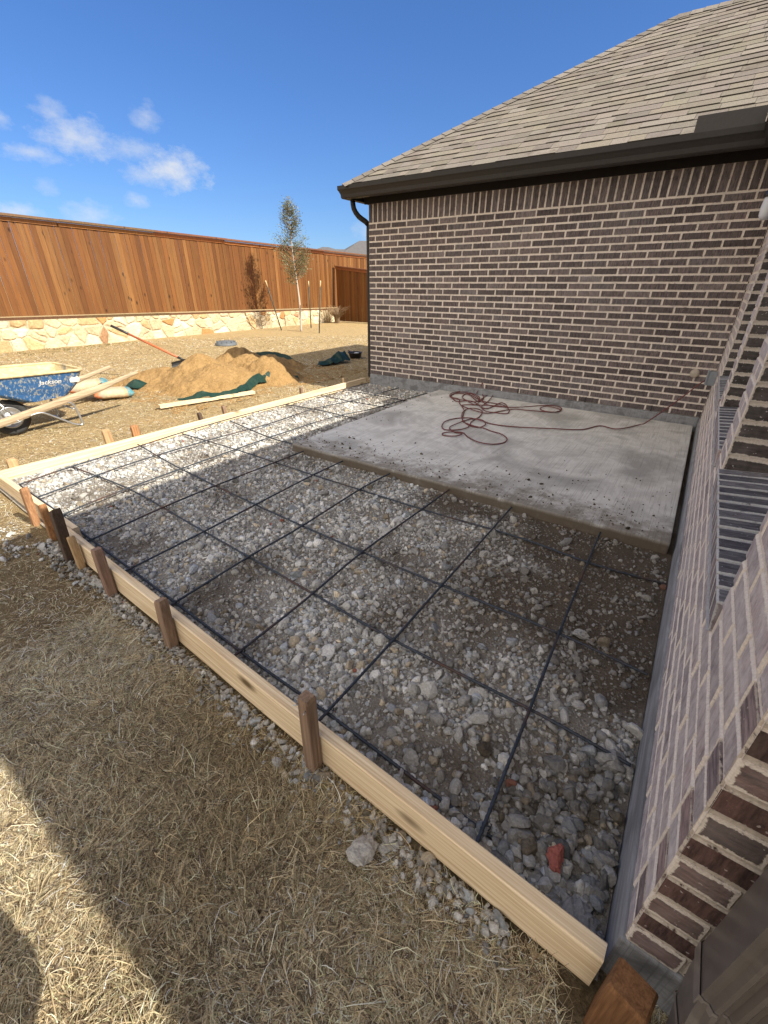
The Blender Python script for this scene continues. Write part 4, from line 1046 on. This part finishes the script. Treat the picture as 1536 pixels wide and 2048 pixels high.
# lower side fence running in to the main one
sf = empty('wooden_fence', (-12, 16.65, 0), 'lower shaded cedar fence section at the far corner beside the house', 'fence')
mb = MB(); x = -14.12; ztf = lambda x: 2.19 - 0.097 * (x + 14.1)
while x < -8.5:
    wd = random.uniform(0.13, 0.145); d = random.choice([0, 0.016]); mb.box((x + wd / 2, 16.65 - d, (ztf(x) + 0.02) / 2), (wd - 0.003, 0.016, ztf(x) - 0.02), None, ced()); x += wd
mb.build('board_panel', M['cedar'], sf)
mb = MB(); A, B = Vector((-14.15, 16.62, ztf(-14.15) + 0.03)), Vector((-8.5, 16.62, ztf(-8.5) + 0.03))
mb.sweep([(-0.08, -0.02), (0.08, -0.02), (0.08, 0.02), (-0.08, 0.02)], A, B, Y_, Z_, (0.2, 0.09, 0.05)); mb.sweep([(-0.012, -0.12), (0.004, -0.12), (0.004, -0.03), (-0.012, -0.03)], A, B, Y_, Z_, (0.27, 0.11, 0.05))
mb.build('cap_board', M['cedar'], sf)

# ------------------------------------------------------------------ houses beyond the fence
def far_house(c, w_, d_, peak, eave, rot, label, ridge):
    h = empty('house', (c[0], c[1], 0), label, 'house', 'houses beyond the fence', rot)
    mb = MB(); mb.box((0, 0, eave / 2), (w_ - 1, d_ - 1, eave)); o = mb.build('wall', M['brick_far']); o.parent = h
    mb = MB(); e = [Vector((sx * w_ / 2, sy * d_ / 2, eave)) for sx, sy in ((-1, -1), (1, -1), (1, 1), (-1, 1))]; a, b = Vector((-ridge, 0, peak)), Vector((ridge, 0, peak))
    mb.face([e[0], e[1], b, a]); mb.face([e[1], e[2], b]); mb.face([e[2], e[3], a, b]); mb.face([e[3], e[0], a]); mb.face(e[::-1])
    o = mb.build('roof', M['roof_far']); o.parent = h
far_house((-31.4, 35.6), 9, 9, 4.62, 3.2, R(52), 'distant house with a small grey roof peak just right of the young tree', 0.3)
far_house((-33.0, 40.5), 11, 10, 4.75, 3.1, R(50), 'distant grey hip roof between the small peak and the brick corner', 0.9)
far_house((-31.2, 43.8), 13, 12, 5.6, 3.2, R(50), 'distant grey roof rising behind the brick house corner', 2)

# ------------------------------------------------------------------ young staked tree
def leaf_mesh(name, P, D, size, cols_, parent, mat, seed):
    r_ = np.random.default_rng(seed); n = len(P); a = r_.normal(size=(n, 3)); a /= np.linalg.norm(a, axis=1, keepdims=True)
    d = D + 0.6 * a; d /= np.linalg.norm(d, axis=1, keepdims=True); s = np.cross(d, r_.normal(size=(n, 3))); s /= np.linalg.norm(s, axis=1, keepdims=True)
    L = size[:, None]; V = np.stack([P, P + d * L * 0.5 + s * L * 0.22, P + d * L, P + d * L * 0.5 - s * L * 0.22], 1).reshape(-1, 3)
    F = np.arange(n * 4).reshape(-1, 4); o = np_mesh(name, V, F, mat, np.repeat(cols_, 4, 0), smooth=False); o.parent = parent
    return o
tree = empty('young_tree', (-12.15, 12.2, 0), 'slim young live oak with sparse olive leaves staked on the lawn by the fence', 'tree')
r_ = np.random.default_rng(5); mb = MB()
trunk = spline([(0, 0, -0.05), (0.02, 0.02, 0.8), (-0.03, 0.03, 1.5), (-0.07, -0.02, 2.3), (-0.10, -0.02, 3.1), (-0.11, 0.0, 3.85)], 0.12)
mb.tube(trunk, list(np.linspace(0.042, 0.006, len(trunk))), 9, (0.40, 0.34, 0.28)); tw = mb.build('trunk', M['bark']); tw.parent = tree
mb = MB(); LP = []; LD = []
def wdt(z): return np.interp(z, [1.45, 1.75, 2.2, 2.6, 2.85, 3.0, 3.3, 3.6, 3.95], [0.18, 0.50, 0.60, 0.56, 0.42, 0.34, 0.34, 0.28, 0.08])
for i in range(120):
    z = 1.42 + 2.4 * r_.random() ** 1.05; k = min(len(trunk) - 1, int(np.searchsorted([t[2] for t in trunk], z))); b0 = Vector(trunk[k]); az = r_.uniform(0, 6.283); L = wdt(z + 0.2) * r_.uniform(0.55, 1.12)
    e = b0 + Vector((math.cos(az) * L, math.sin(az) * L, L * r_.uniform(0.5, 1.2))); mid = b0.lerp(e, 0.5) + Vector((0, 0, -0.04)); pts = spline([b0, mid, e], 0.08)
    mb.tube(pts, list(np.linspace(0.010, 0.003, len(pts))), 5, (0.16, 0.12, 0.09))
    for q in range(int(32 + 66 * L)):
        t = r_.uniform(0.25, 1.05); p = b0.lerp(e, t) + Vector(r_.normal(0, 0.06, 3)); LP.append(p[:]); LD.append((math.cos(az), math.sin(az), 0.6))
mb.build('branch', M['bark']).parent = tree
LP = np.array(LP); n = len(LP); g = r_.random((n, 1)); lc = np.where(g < 0.5, [[0.10, 0.125, 0.045]], np.where(g < 0.8, [[0.15, 0.155, 0.075]], [[0.17, 0.12, 0.06]])) * r_.uniform(0.6, 1.4, (n, 1))
leaf_mesh('crown', LP, np.array(LD), r_.uniform(0.030, 0.062, n), lc, tree, M['leaf'], 8)
for A, B, lab in (((-13.0, 12.05, -0.05), (-12.9, 11.44, 1.62), 'leaning green steel tree post with white tip, left of the young tree'), ((-12.86, 13.48, -0.05), (-12.75, 13.40, 1.62), 'thin steel tree post with white tip just behind the trunk'),
                  ((-11.12, 12.04, -0.05), (-11.13, 12.28, 1.62), 'steel tree post with white tip, right of the young tree')):
    A, B = Vector(A), Vector(B); t = empty('tree_post', A, lab, 'tree post', 'steel posts round the young tree'); q = A.lerp(B, 0.88)
    mb = MB(); mb.tube([A, q], 0.020, 6); mb.build('shaft', M['post_green'], t); mb = MB(); mb.tube([q, B], 0.021, 6); mb.build('tip', M['tray_crust'], t)
# dead ornamental grass clump in the far corner
n = 420; r_ = np.random.default_rng(14); V = np.zeros((n, 4, 2, 3)); az = r_.uniform(0, 6.283, n); L = r_.uniform(0.4, 1.0, n)
for k in range(4):
    s = k / 3; rad = L * (0.12 + 0.75 * s * s) * 0.8; z = L * (s * 1.25 - s * s * 0.55); x = np.cos(az) * rad; y = np.sin(az) * rad
    for q in (0, 1): V[:, k, q] = np.stack([x - (q - .5) * np.sin(az) * 0.016 * (1 - .6 * s), y + (q - .5) * np.cos(az) * 0.016 * (1 - .6 * s), z], 1)
F = ((np.arange(n) * 8)[:, None, None] + np.array([[2 * k, 2 * k + 1, 2 * k + 3, 2 * k + 2] for k in range(3)])[None]).reshape(-1, 4)
o = np_mesh('grass_clump', V.reshape(-1, 3), F, M['blade'], np.repeat(np.array([[0.34, 0.24, 0.15]]) * r_.uniform(0.5, 1.4, (n, 1)), 8, 0)); o.location = (-13.55, 15.9, 0)
tag(o, 'dead brown ornamental grass clump in the corner of the two fences', 'dead plant')

# ------------------------------------------------------------------ sand pile, tarp, tools
def pile_h(X, Y):
    h = np.zeros_like(X)
    for cx, cy, H, sx, sy in ((-7.05, 4.55, 0.44, 0.85, 0.85), (-6.55, 4.55, 0.38, 0.80, 0.95), (-7.45, 5.7, 0.42, 0.70, 0.80), (-6.75, 5.45, 0.40, 0.75, 0.80), (-6.25, 5.35, 0.40, 0.62, 0.60), (-7.6, 4.2, 0.22, 0.9, 0.8), (-7.0, 6.15, 0.28, 0.6, 0.7)):
        d = np.sqrt(((X - cx) / sx) ** 2 + ((Y - cy) / sy) ** 2); h = np.maximum(h, 1.12 * H * np.clip(1.06 - np.sqrt(d * d + 0.03), -0.3, 1))
    return h + 0.13 * (fbm(X * 3.3, Y * 3.3) - 0.5) * np.clip(h * 8, 0.2, 1) + 0.055 * (fbm(X * 11, Y * 11, 3) - 0.5) + 0.035 * (fbm(X * 27, Y * 27, 2) - 0.5) - 0.015
X, Y = np.meshgrid(np.linspace(-8.7, -5.3, 200), np.linspace(3.0, 7.2, 230), indexing='ij'); Z = pile_h(X, Y)
V = np.stack([X, Y, np.maximum(Z, -0.08)], -1).reshape(-1, 3); i = (np.arange(199)[:, None] * 230 + np.arange(229)[None]).ravel(); F = np.stack([i, i + 230, i + 231, i + 1], 1)
F = F[(Z.reshape(-1)[F] > -0.04).any(1)]
used, inv = np.unique(F.ravel(), return_inverse=True); o = np_mesh('sand_pile', V[used], inv.reshape(-1, 4), M['sand'])
tag(o, 'heap of orange tan sand on a green tarp beside the gravel bed', 'sand pile')

def crumple(path, widths, hts, name, label, seed, fold=0.05, parent=None):
    r_ = np.random.default_rng(seed); P = np.array(spline([(*p, h) for p, h in zip(path, hts)], 0.06)); n = len(P); W = np.interp(np.linspace(0, 1, n), np.linspace(0, 1, len(widths)), widths)
    T = np.gradient(P, axis=0); T[:, 2] = 0; T /= np.linalg.norm(T, axis=1, keepdims=True); S = np.stack([-T[:, 1], T[:, 0], 0 * T[:, 0]], 1); K = 9; V = []
    for k in range(K):
        s = k / (K - 1) - 0.5; q = P + S * (W * s)[:, None]
        q[:, 2] = np.maximum(P[:, 2] * (1 - 1.6 * abs(s)) + fold * (fbm(q[:, 0] * 6 + seed, q[:, 1] * 6) * 1.6 - 0.6), 0.006); V.append(q)
    V = np.stack(V, 1).reshape(-1, 3); i = (np.arange(n - 1)[:, None] * K + np.arange(K - 1)[None]).ravel(); F = np.stack([i, i + K, i + K + 1, i + 1], 1)
    V2 = V + np.array([0, 0, 0.003]); F = np.concatenate([F[:, ::-1], F + len(V)])
    o = np_mesh(name, np.concatenate([V, V2]), F, M['tarp'], smooth=False)
    if parent: o.parent = parent; o.matrix_parent_inverse = Matrix.Translation(parent.location).inverted()
    elif label: tag(o, label, 'tarp')
    return o
tp = empty('tarp', (-6.4, 4.6, 0), 'dark green plastic tarp showing crumpled edges around the sand pile', 'tarp')
crumple([(-5.95, 3.40), (-5.70, 3.72), (-5.62, 4.15), (-5.85, 4.6), (-5.95, 5.1), (-5.75, 5.6)], [0.10, 0.22, 0.16, 0.20, 0.24, 0.12], [0.03, 0.09, 0.06, 0.12, 0.15, 0.05], 'tarp_edge', None, 3, 0.09, tp)
crumple([(-7.30, 3.42), (-7.45, 3.62), (-7.62, 3.80)], [0.16, 0.30, 0.18], [0.03, 0.12, 0.06], 'tarp_edge', None, 5, 0.09, tp)
crumple([(-7.9, 6.15), (-7.65, 6.5), (-7.3, 6.75), (-6.9, 6.75)], [0.25, 0.34, 0.34, 0.2], [0.20, 0.22, 0.16, 0.05], 'tarp_edge', None, 6, 0.08, tp)
crumple([(-6.42, 6.85), (-6.40, 7.15), (-6.42, 7.45), (-6.40, 7.72)], [0.12, 0.26, 0.40, 0.34], [0.02, 0.08, 0.17, 0.20], 'tarp', 'small bunched dark tarp piece lying in the house shadow', 7, 0.10)

mb = MB(); A, B = Vector((-5.80, 3.03, 0.035)), Vector((-5.46, 4.36, 0.035)); mb.sweep([(-0.045, -0.019), (0.045, -0.019), (0.045, 0.019), (-0.045, 0.019)], A, B, (0.97, -0.25, 0), Z_)
o = mb.build('plank', M['pine'], fixn=True); tag(o, 'loose pale pine plank on the grass in front of the tarp', 'plank')

# concrete rake with an orange handle stuck in the sand
ht, hb = Vector((-8.40, 3.90, 0.865)), Vector((-7.20, 4.36, 0.36)); rk = empty('concrete_rake', hb, 'long orange handled concrete rake stuck in the sand pile', 'rake')
mb = MB(); mb.tube([ht.lerp(hb, 0.24), ht.lerp(hb, 0.94)], 0.019, 10); mb.build('handle', M['orange_handle'], rk)
mb = MB(); mb.tube([ht, ht.lerp(hb, 0.24)], 0.022, 10); mb.build('grip', M['black_metal'], rk)
mb = MB(); mb.tube([ht.lerp(hb, 0.93), hb], [0.022, 0.016], 10); d = Vector((0.42, 0.90, 0.18)).normalized(); up = Vector((0.25, -0.05, 0.96)).normalized(); s = d.cross(up).normalized()
Vv = [hb + d * (-0.20 + 0.40 * i / 10) + up * h + s * (0.02 + 0.045 * (h / -0.09) ** 2 + t) for t in (0, 0.004) for i in range(11) for h in (0.015, -0.02, -0.045, -0.065)]
n1 = 44; Ff = []
for b0 in (0, 44):
    for i in range(10):
        for k in range(3): Ff.append((b0 + i * 4 + k, b0 + (i + 1) * 4 + k, b0 + (i + 1) * 4 + k + 1, b0 + i * 4 + k + 1))
mb.raw(Vv, Ff); mb.build('blade', M['black_metal'], rk)

# grey utility lid in the lawn
v = MB(); v.lathe([(0.0, 0.115), (0.10, 0.112), (0.22, 0.095), (0.28, 0.06), (0.30, 0.055), (0.31, 0.0)], (0, 0, 0), 28)
for k in range(12): a = k * math.pi / 6; v.box((math.cos(a) * 0.25, math.sin(a) * 0.25, 0.075), (0.06, 0.022, 0.05), Matrix.Rotation(a, 3, 'Z'))
o = v.build('utility_lid', simple('dull_grey_lid', (0.10, 0.11, 0.12), 0.7, 0.2, 20, 0.05)); o.location = (-10.95, 8.02, 0); o.scale = (0.95, 0.95, 1); tag(o, 'round grey plastic utility lid standing proud of the lawn', 'utility lid')

# black rubber tub in the shade of the house
tub = empty('rubber_tub', (-6.52, 8.23, 0), 'black rubber tub with a pale cloth inside, in the shade by the house', 'tub')
v = MB(); v.lathe([(0.0, 0.012), (0.10, 0.012), (0.15, 0.12), (0.165, 0.125), (0.168, 0.11), (0.155, 0.105), (0.115, 0.0), (0.0, 0.0)], (-6.52, 8.23, 0), 22); v.build('bowl', M['black_metal'], tub)
v = MB(); v.tube([(-6.52 + 0.16 * math.cos(a), 8.23 + 0.16 * math.sin(a), 0.115 + 0.05 * math.sin(a * 1.0 + 0.5) ** 2) for a in np.linspace(2.4, 4.4, 9)], 0.007, 6); v.build('handle', M['black_metal'], tub)
v = MB(); v.lathe([(0.0, 0.10), (0.05, 0.095), (0.09, 0.06), (0.095, 0.03)], (-6.50, 8.26, 0.015), 12); v.build('cloth', M['white_vinyl'], tub)

# cement bags by the wheelbarrow
def bag(c, rot, label, tilt=0.0):
    e = empty('cement_bag', c, label, 'bag', 'cement bags behind the wheelbarrow', rot)
    n, k = 26, 18; r_ = np.random.default_rng(int(abs(c[0] * 100))); V = []; C = []
    for i in range(n):
        u = i / (n - 1); x = (u - 0.5) * 0.52; endf = max(0.0, 1 - abs(2 * u - 1) ** 5) ** 0.5
        for j in range(k):
            a = 2 * math.pi * j / k; ca, sa = math.cos(a), math.sin(a); y = 0.19 * np.sign(ca) * abs(ca) ** 0.6 * (0.9 + 0.1 * endf); z = 0.07 * np.sign(sa) * abs(sa) ** 0.7 * max(endf, 0.06)
            V.append((x, y, z + 0.072 + 0.012 * math.sin(7 * x + 3 * y + c[1]))); t = abs(u - 0.5) * 2
            C.append((0.05, 0.20, 0.24) if (u > 0.82) else (0.40, 0.13, 0.05) if u < 0.2 else (0.46, 0.30, 0.16) if 0.74 < u else (0.50, 0.39, 0.25))
    F = [(i * k + j, (i + 1) * k + j, (i + 1) * k + (j + 1) % k, i * k + (j + 1) % k) for i in range(n - 1) for j in range(k)]
    o = np_mesh('sack', np.array(V), np.array(F), M['paper_bag'], np.array(C)); o.parent = e; o.rotation_euler = (0, tilt, 0)
bag((-7.00, 3.02, 0.0), R(72), 'flat tan cement bag with a teal end lying on the grass behind the wheelbarrow')
bag((-7.12, 2.78, 0.13), R(66), 'upper cement bag propped between the wheelbarrow handles', R(-8))

# ------------------------------------------------------------------ wheelbarrow
def wheelbarrow():
    wb = empty('wheelbarrow', (-6.2, 1.85, 0), 'battered blue wheelbarrow with a sand crusted rim and wooden handles at the left edge', 'wheelbarrow')
    XN, XF = -5.82, -6.66          # near and far rim
    def ring(y0, y1, xn, xf, z0, z1, r, n=8):
        """rounded rectangle, z runs from z0 at the front (low y) to z1 at the rear"""
        P = []
        for cx, cy, a0 in ((xn - r, y0 + r, -90), (xn - r, y1 - r, 0), (xf + r, y1 - r, 90), (xf + r, y0 + r, 180)):
            for k in range(n):
                a = R(a0 + 90 * k / (n - 1)); px_, py_ = cx + r * math.cos(a), cy + r * math.sin(a); P.append(Vector((px_, py_, z0 + (z1 - z0) * (py_ - y0) / (y1 - y0))))
        return P
    top = ring(1.02, 2.27, XN, XF, 0.655, 0.615, 0.10); mid = ring(1.33, 2.20, XN - 0.07, XF + 0.07, 0.48, 0.45, 0.10); bot = ring(1.66, 2.10, XN - 0.13, XF + 0.13, 0.325, 0.345, 0.09)
    n = len(top); mb = MB(); rings = [top, mid, bot]; V = [v for r in rings for v in r]
    F = [(i * n + k, i * n + (k + 1) % n, (i + 1) * n + (k + 1) % n, (i + 1) * n + k) for i in range(2) for k in range(n)] + [tuple(2 * n + k for k in range(n))]
    mb.raw(V, F, (1, 1, 1), False); tray = mb.build('tray', M['tray'], wb, fixn=True)
    mb = MB(); c = sum(top, Vector()) / n
    inn = [[v + (c - v).normalized() * 0.012 + Vector((0, 0, 0.004)) for v in r] for r in rings]; V = [v for r in inn for v in r]; mb.raw(V, F); mb.build('crust', M['tray_crust'], tray, fixn=True)
    mb = MB(); cl = top + [top[0], top[1]]; mb.tube([p + Vector((0, 0, 0.004)) for p in cl], 0.016, 8, caps=False); mb.build('rim', M['tray_crust'], tray)
    # lettering on the near side panel
    fc = bpy.data.curves.new('lettering', 'FONT'); fc.body = 'Jackson'; fc.size = 0.072; fc.extrude = 0.0008; fc.shear = 0.15; fc.space_character = 1.0
    to = bpy.data.objects.new('lettering', fc); dg = bpy.context.evaluated_depsgraph_get(); col.objects.link(to); dg.update()
    me = bpy.data.meshes.new_from_object(to.evaluated_get(bpy.context.evaluated_depsgraph_get())); bpy.data.objects.remove(to)
    me.materials.clear(); me.materials.append(M['letter'])
    lo = bpy.data.objects.new('lettering', me); col.objects.link(lo)
    upv = Vector((0.07, -0.01, 0.165)).normalized(); rt = Vector((0, 1, -0.035)).normalized(); nv = rt.cross(upv).normalized(); upv = nv.cross(rt)
    mt = Matrix((rt, upv, nv)).transposed().to_4x4(); mt.translation = Vector((XN - 0.050, 1.80, 0.515)) + nv * 0.004; lo.parent = tray; lo.matrix_parent_inverse = (Matrix.Translation(wb.location) @ tray.matrix_parent_inverse).inverted() if False else Matrix.Identity(4)
    lo.matrix_local = mt
    em = MB(); em.face([(0.31, -0.012, 0), (0.40, -0.012, 0), (0.41, 0.03, 0), (0.385, 0.062, 0), (0.355, 0.05, 0), (0.325, 0.062, 0), (0.30, 0.03, 0)])   # the maker's mark beside it
    eo = em.build('emblem', M['letter']); eo.parent = tray; eo.matrix_local = mt
    # handles
    for xa, xb, k in ((-5.80, -5.86, 0), (-6.58, -6.55, 1)):
        mb = MB(); a = Vector((xa - 0.08 if k == 0 else xa + 0.16, 1.14, 0.150)); b = Vector((xb, 2.42, 0.388)); e = Vector((xb, 2.88, 0.500)); t = (b - a).normalized(); s = t.cross(Z_).normalized(); u = s.cross(t)
        V = []
        for p, h, w_ in ((a, 0.036, 0.020), (b, 0.036, 0.020), (b.lerp(e, 0.35), 0.024, 0.019), (e, 0.020, 0.018)):
            for q in range(8):
                an = 2 * math.pi * q / 8 + math.pi / 8; V.append(p + s * (w_ * 1.08 * np.clip(math.cos(an) * 1.2, -1, 1)) + u * (h * 1.05 * np.clip(math.sin(an) * 1.2, -1, 1)))
        F2 = [(i * 8 + q, i * 8 + (q + 1) % 8, (i + 1) * 8 + (q + 1) % 8, (i + 1) * 8 + q) for i in range(3) for q in range(8)] + [tuple(range(8)), tuple(24 + q for q in range(7, -1, -1))]
        mb.raw(V, F2); mb.build('handle', M['handle_wood'], wb, fixn=True)
    # legs: bent galvanised pipe with braces
    for x in (-5.86, -6.52):
        mb = MB(); mb.tube(spline([(x, 1.98, 0.30), (x, 2.06, 0.24), (x, 2.09, 0.02), (x, 2.06, 0.008)], 0.03), 0.013, 8)
        mb.tube(spline([(x, 1.60, 0.215), (x, 1.72, 0.225), (x, 1.80, 0.18), (x, 2.00, 0.03), (x, 2.06, 0.010)], 0.03), 0.011, 8); mb.build('leg', M['galv'], wb)
    mb = MB(); mb.tube([(-5.86, 2.05, 0.20), (-6.52, 2.05, 0.20)], 0.010, 8); mb.build('leg_brace', M['galv'], wb)
    for x in (-5.93, -6.38):
        mb = MB(); mb.tube([(x, 1.40, 0.40), (x, 1.50, 0.20)], 0.010, 8); mb.build('tray_brace', M['galv'], wb)
    # wheel
    wc = Vector((-6.08, 1.49, 0.190)); wh = MB(); rot = []
    wh.lathe([(0.018, -0.05), (0.03, -0.04), (0.04, -0.012), (0.10, -0.022), (0.115, -0.04), (0.115, 0.04), (0.10, 0.022), (0.04, 0.012), (0.03, 0.04), (0.018, 0.05)], wc, 24, 'X'); wh.tube([wc + X_ * -0.30, wc + X_ * 0.24], 0.009, 8)
    who = wh.build('wheel', M['galv'], wb)
    ty = MB(); prof = [(0.110, 0.030), (0.125, 0.050), (0.150, 0.054), (0.178, 0.044), (0.190, 0.022), (0.192, 0.0), (0.190, -0.022), (0.178, -0.044), (0.150, -0.054), (0.125, -0.050), (0.110, -0.030)]
    n = 40; V = []; 
    for r, h in prof:
        for k in range(n):
            a = 2 * math.pi * k / n; rr = r * (0.985 if (k % 2 and r > 0.17) else 1.0); zz = max(rr * math.sin(a), -0.180); V.append(wc + Vector((h * (1.18 if zz < -0.15 else 1), rr * math.cos(a), zz)))
    F = [(i * n + k, i * n + (k + 1) % n, (i + 1) * n + (k + 1) % n, (i + 1) * n + k) for i in range(len(prof) - 1) for k in range(n)]
    ty.raw(V, F, (1, 1, 1), True); ty.build('tyre', M['rubber'], who)
wheelbarrow()

# ------------------------------------------------------------------ the photographer, whose shadow falls on the lawn at the lower left
def photographer():
    P = {'pelvis': (0.02, -0.36, 0.93, .150), 'waist': (0.02, -0.34, 1.10, .150), 'chest': (0.02, -0.33, 1.32, .165), 'neck': (0.02, -0.32, 1.50, .058), 'jaw': (0.01, -0.29, 1.58, .078), 'crown': (0.01, -0.30, 1.69, .092),
         'shl': (-0.17, -0.36, 1.41, .068), 'ell': (-0.20, -0.20, 1.22, .048), 'wrl': (-0.06, -0.10, 1.42, .033), 'hal': (-0.03, -0.085, 1.47, .036),
         'shr': (0.20, -0.30, 1.41, .068), 'elr': (0.22, -0.16, 1.22, .048), 'wrr': (0.08, -0.09, 1.42, .033), 'har': (0.05, -0.08, 1.47, .036),
         'hipl': (-0.08, -0.39, 0.86, .105), 'knl': (-0.10, -0.37, 0.48, .062), 'anl': (-0.11, -0.40, 0.09, .045), 'tol': (-0.14, -0.27, 0.035, .035),
         'hipr': (0.11, -0.36, 0.86, .105), 'knr': (0.13, -0.34, 0.48, .062), 'anr': (0.14, -0.37, 0.09, .045), 'tor': (0.13, -0.24, 0.035, .035)}
    E = [('pelvis', 'waist'), ('waist', 'chest'), ('chest', 'neck'), ('neck', 'jaw'), ('jaw', 'crown'), ('chest', 'shl'), ('shl', 'ell'), ('ell', 'wrl'), ('wrl', 'hal'), ('chest', 'shr'), ('shr', 'elr'), ('elr', 'wrr'), ('wrr', 'har'),
         ('pelvis', 'hipl'), ('hipl', 'knl'), ('knl', 'anl'), ('anl', 'tol'), ('pelvis', 'hipr'), ('hipr', 'knr'), ('knr', 'anr'), ('anr', 'tor')]
    K = list(P); me = bpy.data.meshes.new('person'); me.from_pydata([P[k][:3] for k in K], [(K.index(a), K.index(b)) for a, b in E], [])
    o = bpy.data.objects.new('person', me); col.objects.link(o)
    mo = o.modifiers.new('skin', 'SKIN'); o.modifiers.new('sub', 'SUBSURF').levels = 2
    for v, k in zip(me.skin_vertices[0].data, K): v.radius = (P[k][3], P[k][3]); v.use_root = k == 'pelvis'
    dg = bpy.context.evaluated_depsgraph_get(); dg.update(); m2 = bpy.data.meshes.new_from_object(o.evaluated_get(dg)); o.modifiers.clear(); o.data = m2
    m2.materials.clear(); m2.materials.append(M['cloth'])
    for p in m2.polygons: p.use_smooth = True
    tag(o, 'person in a dark jacket standing behind the camera, seen only by shadow', 'person')
    mb = MB(); mb.lathe([(0.165, 1.36), (0.20, 1.15), (0.225, 0.95), (0.235, 0.80), (0.225, 0.80), (0.20, 1.0)], (0.02, -0.315, 0), 24); j = mb.build('jacket', M['cloth']); j.parent = o
    mb = MB(); mb.lathe([(0.0, 0.115), (0.06, 0.10), (0.10, 0.05), (0.108, 0.0), (0.10, -0.03)], (0.01, -0.305, 1.67), 20); h = mb.build('hair', M['rubber']); h.parent = o
photographer()
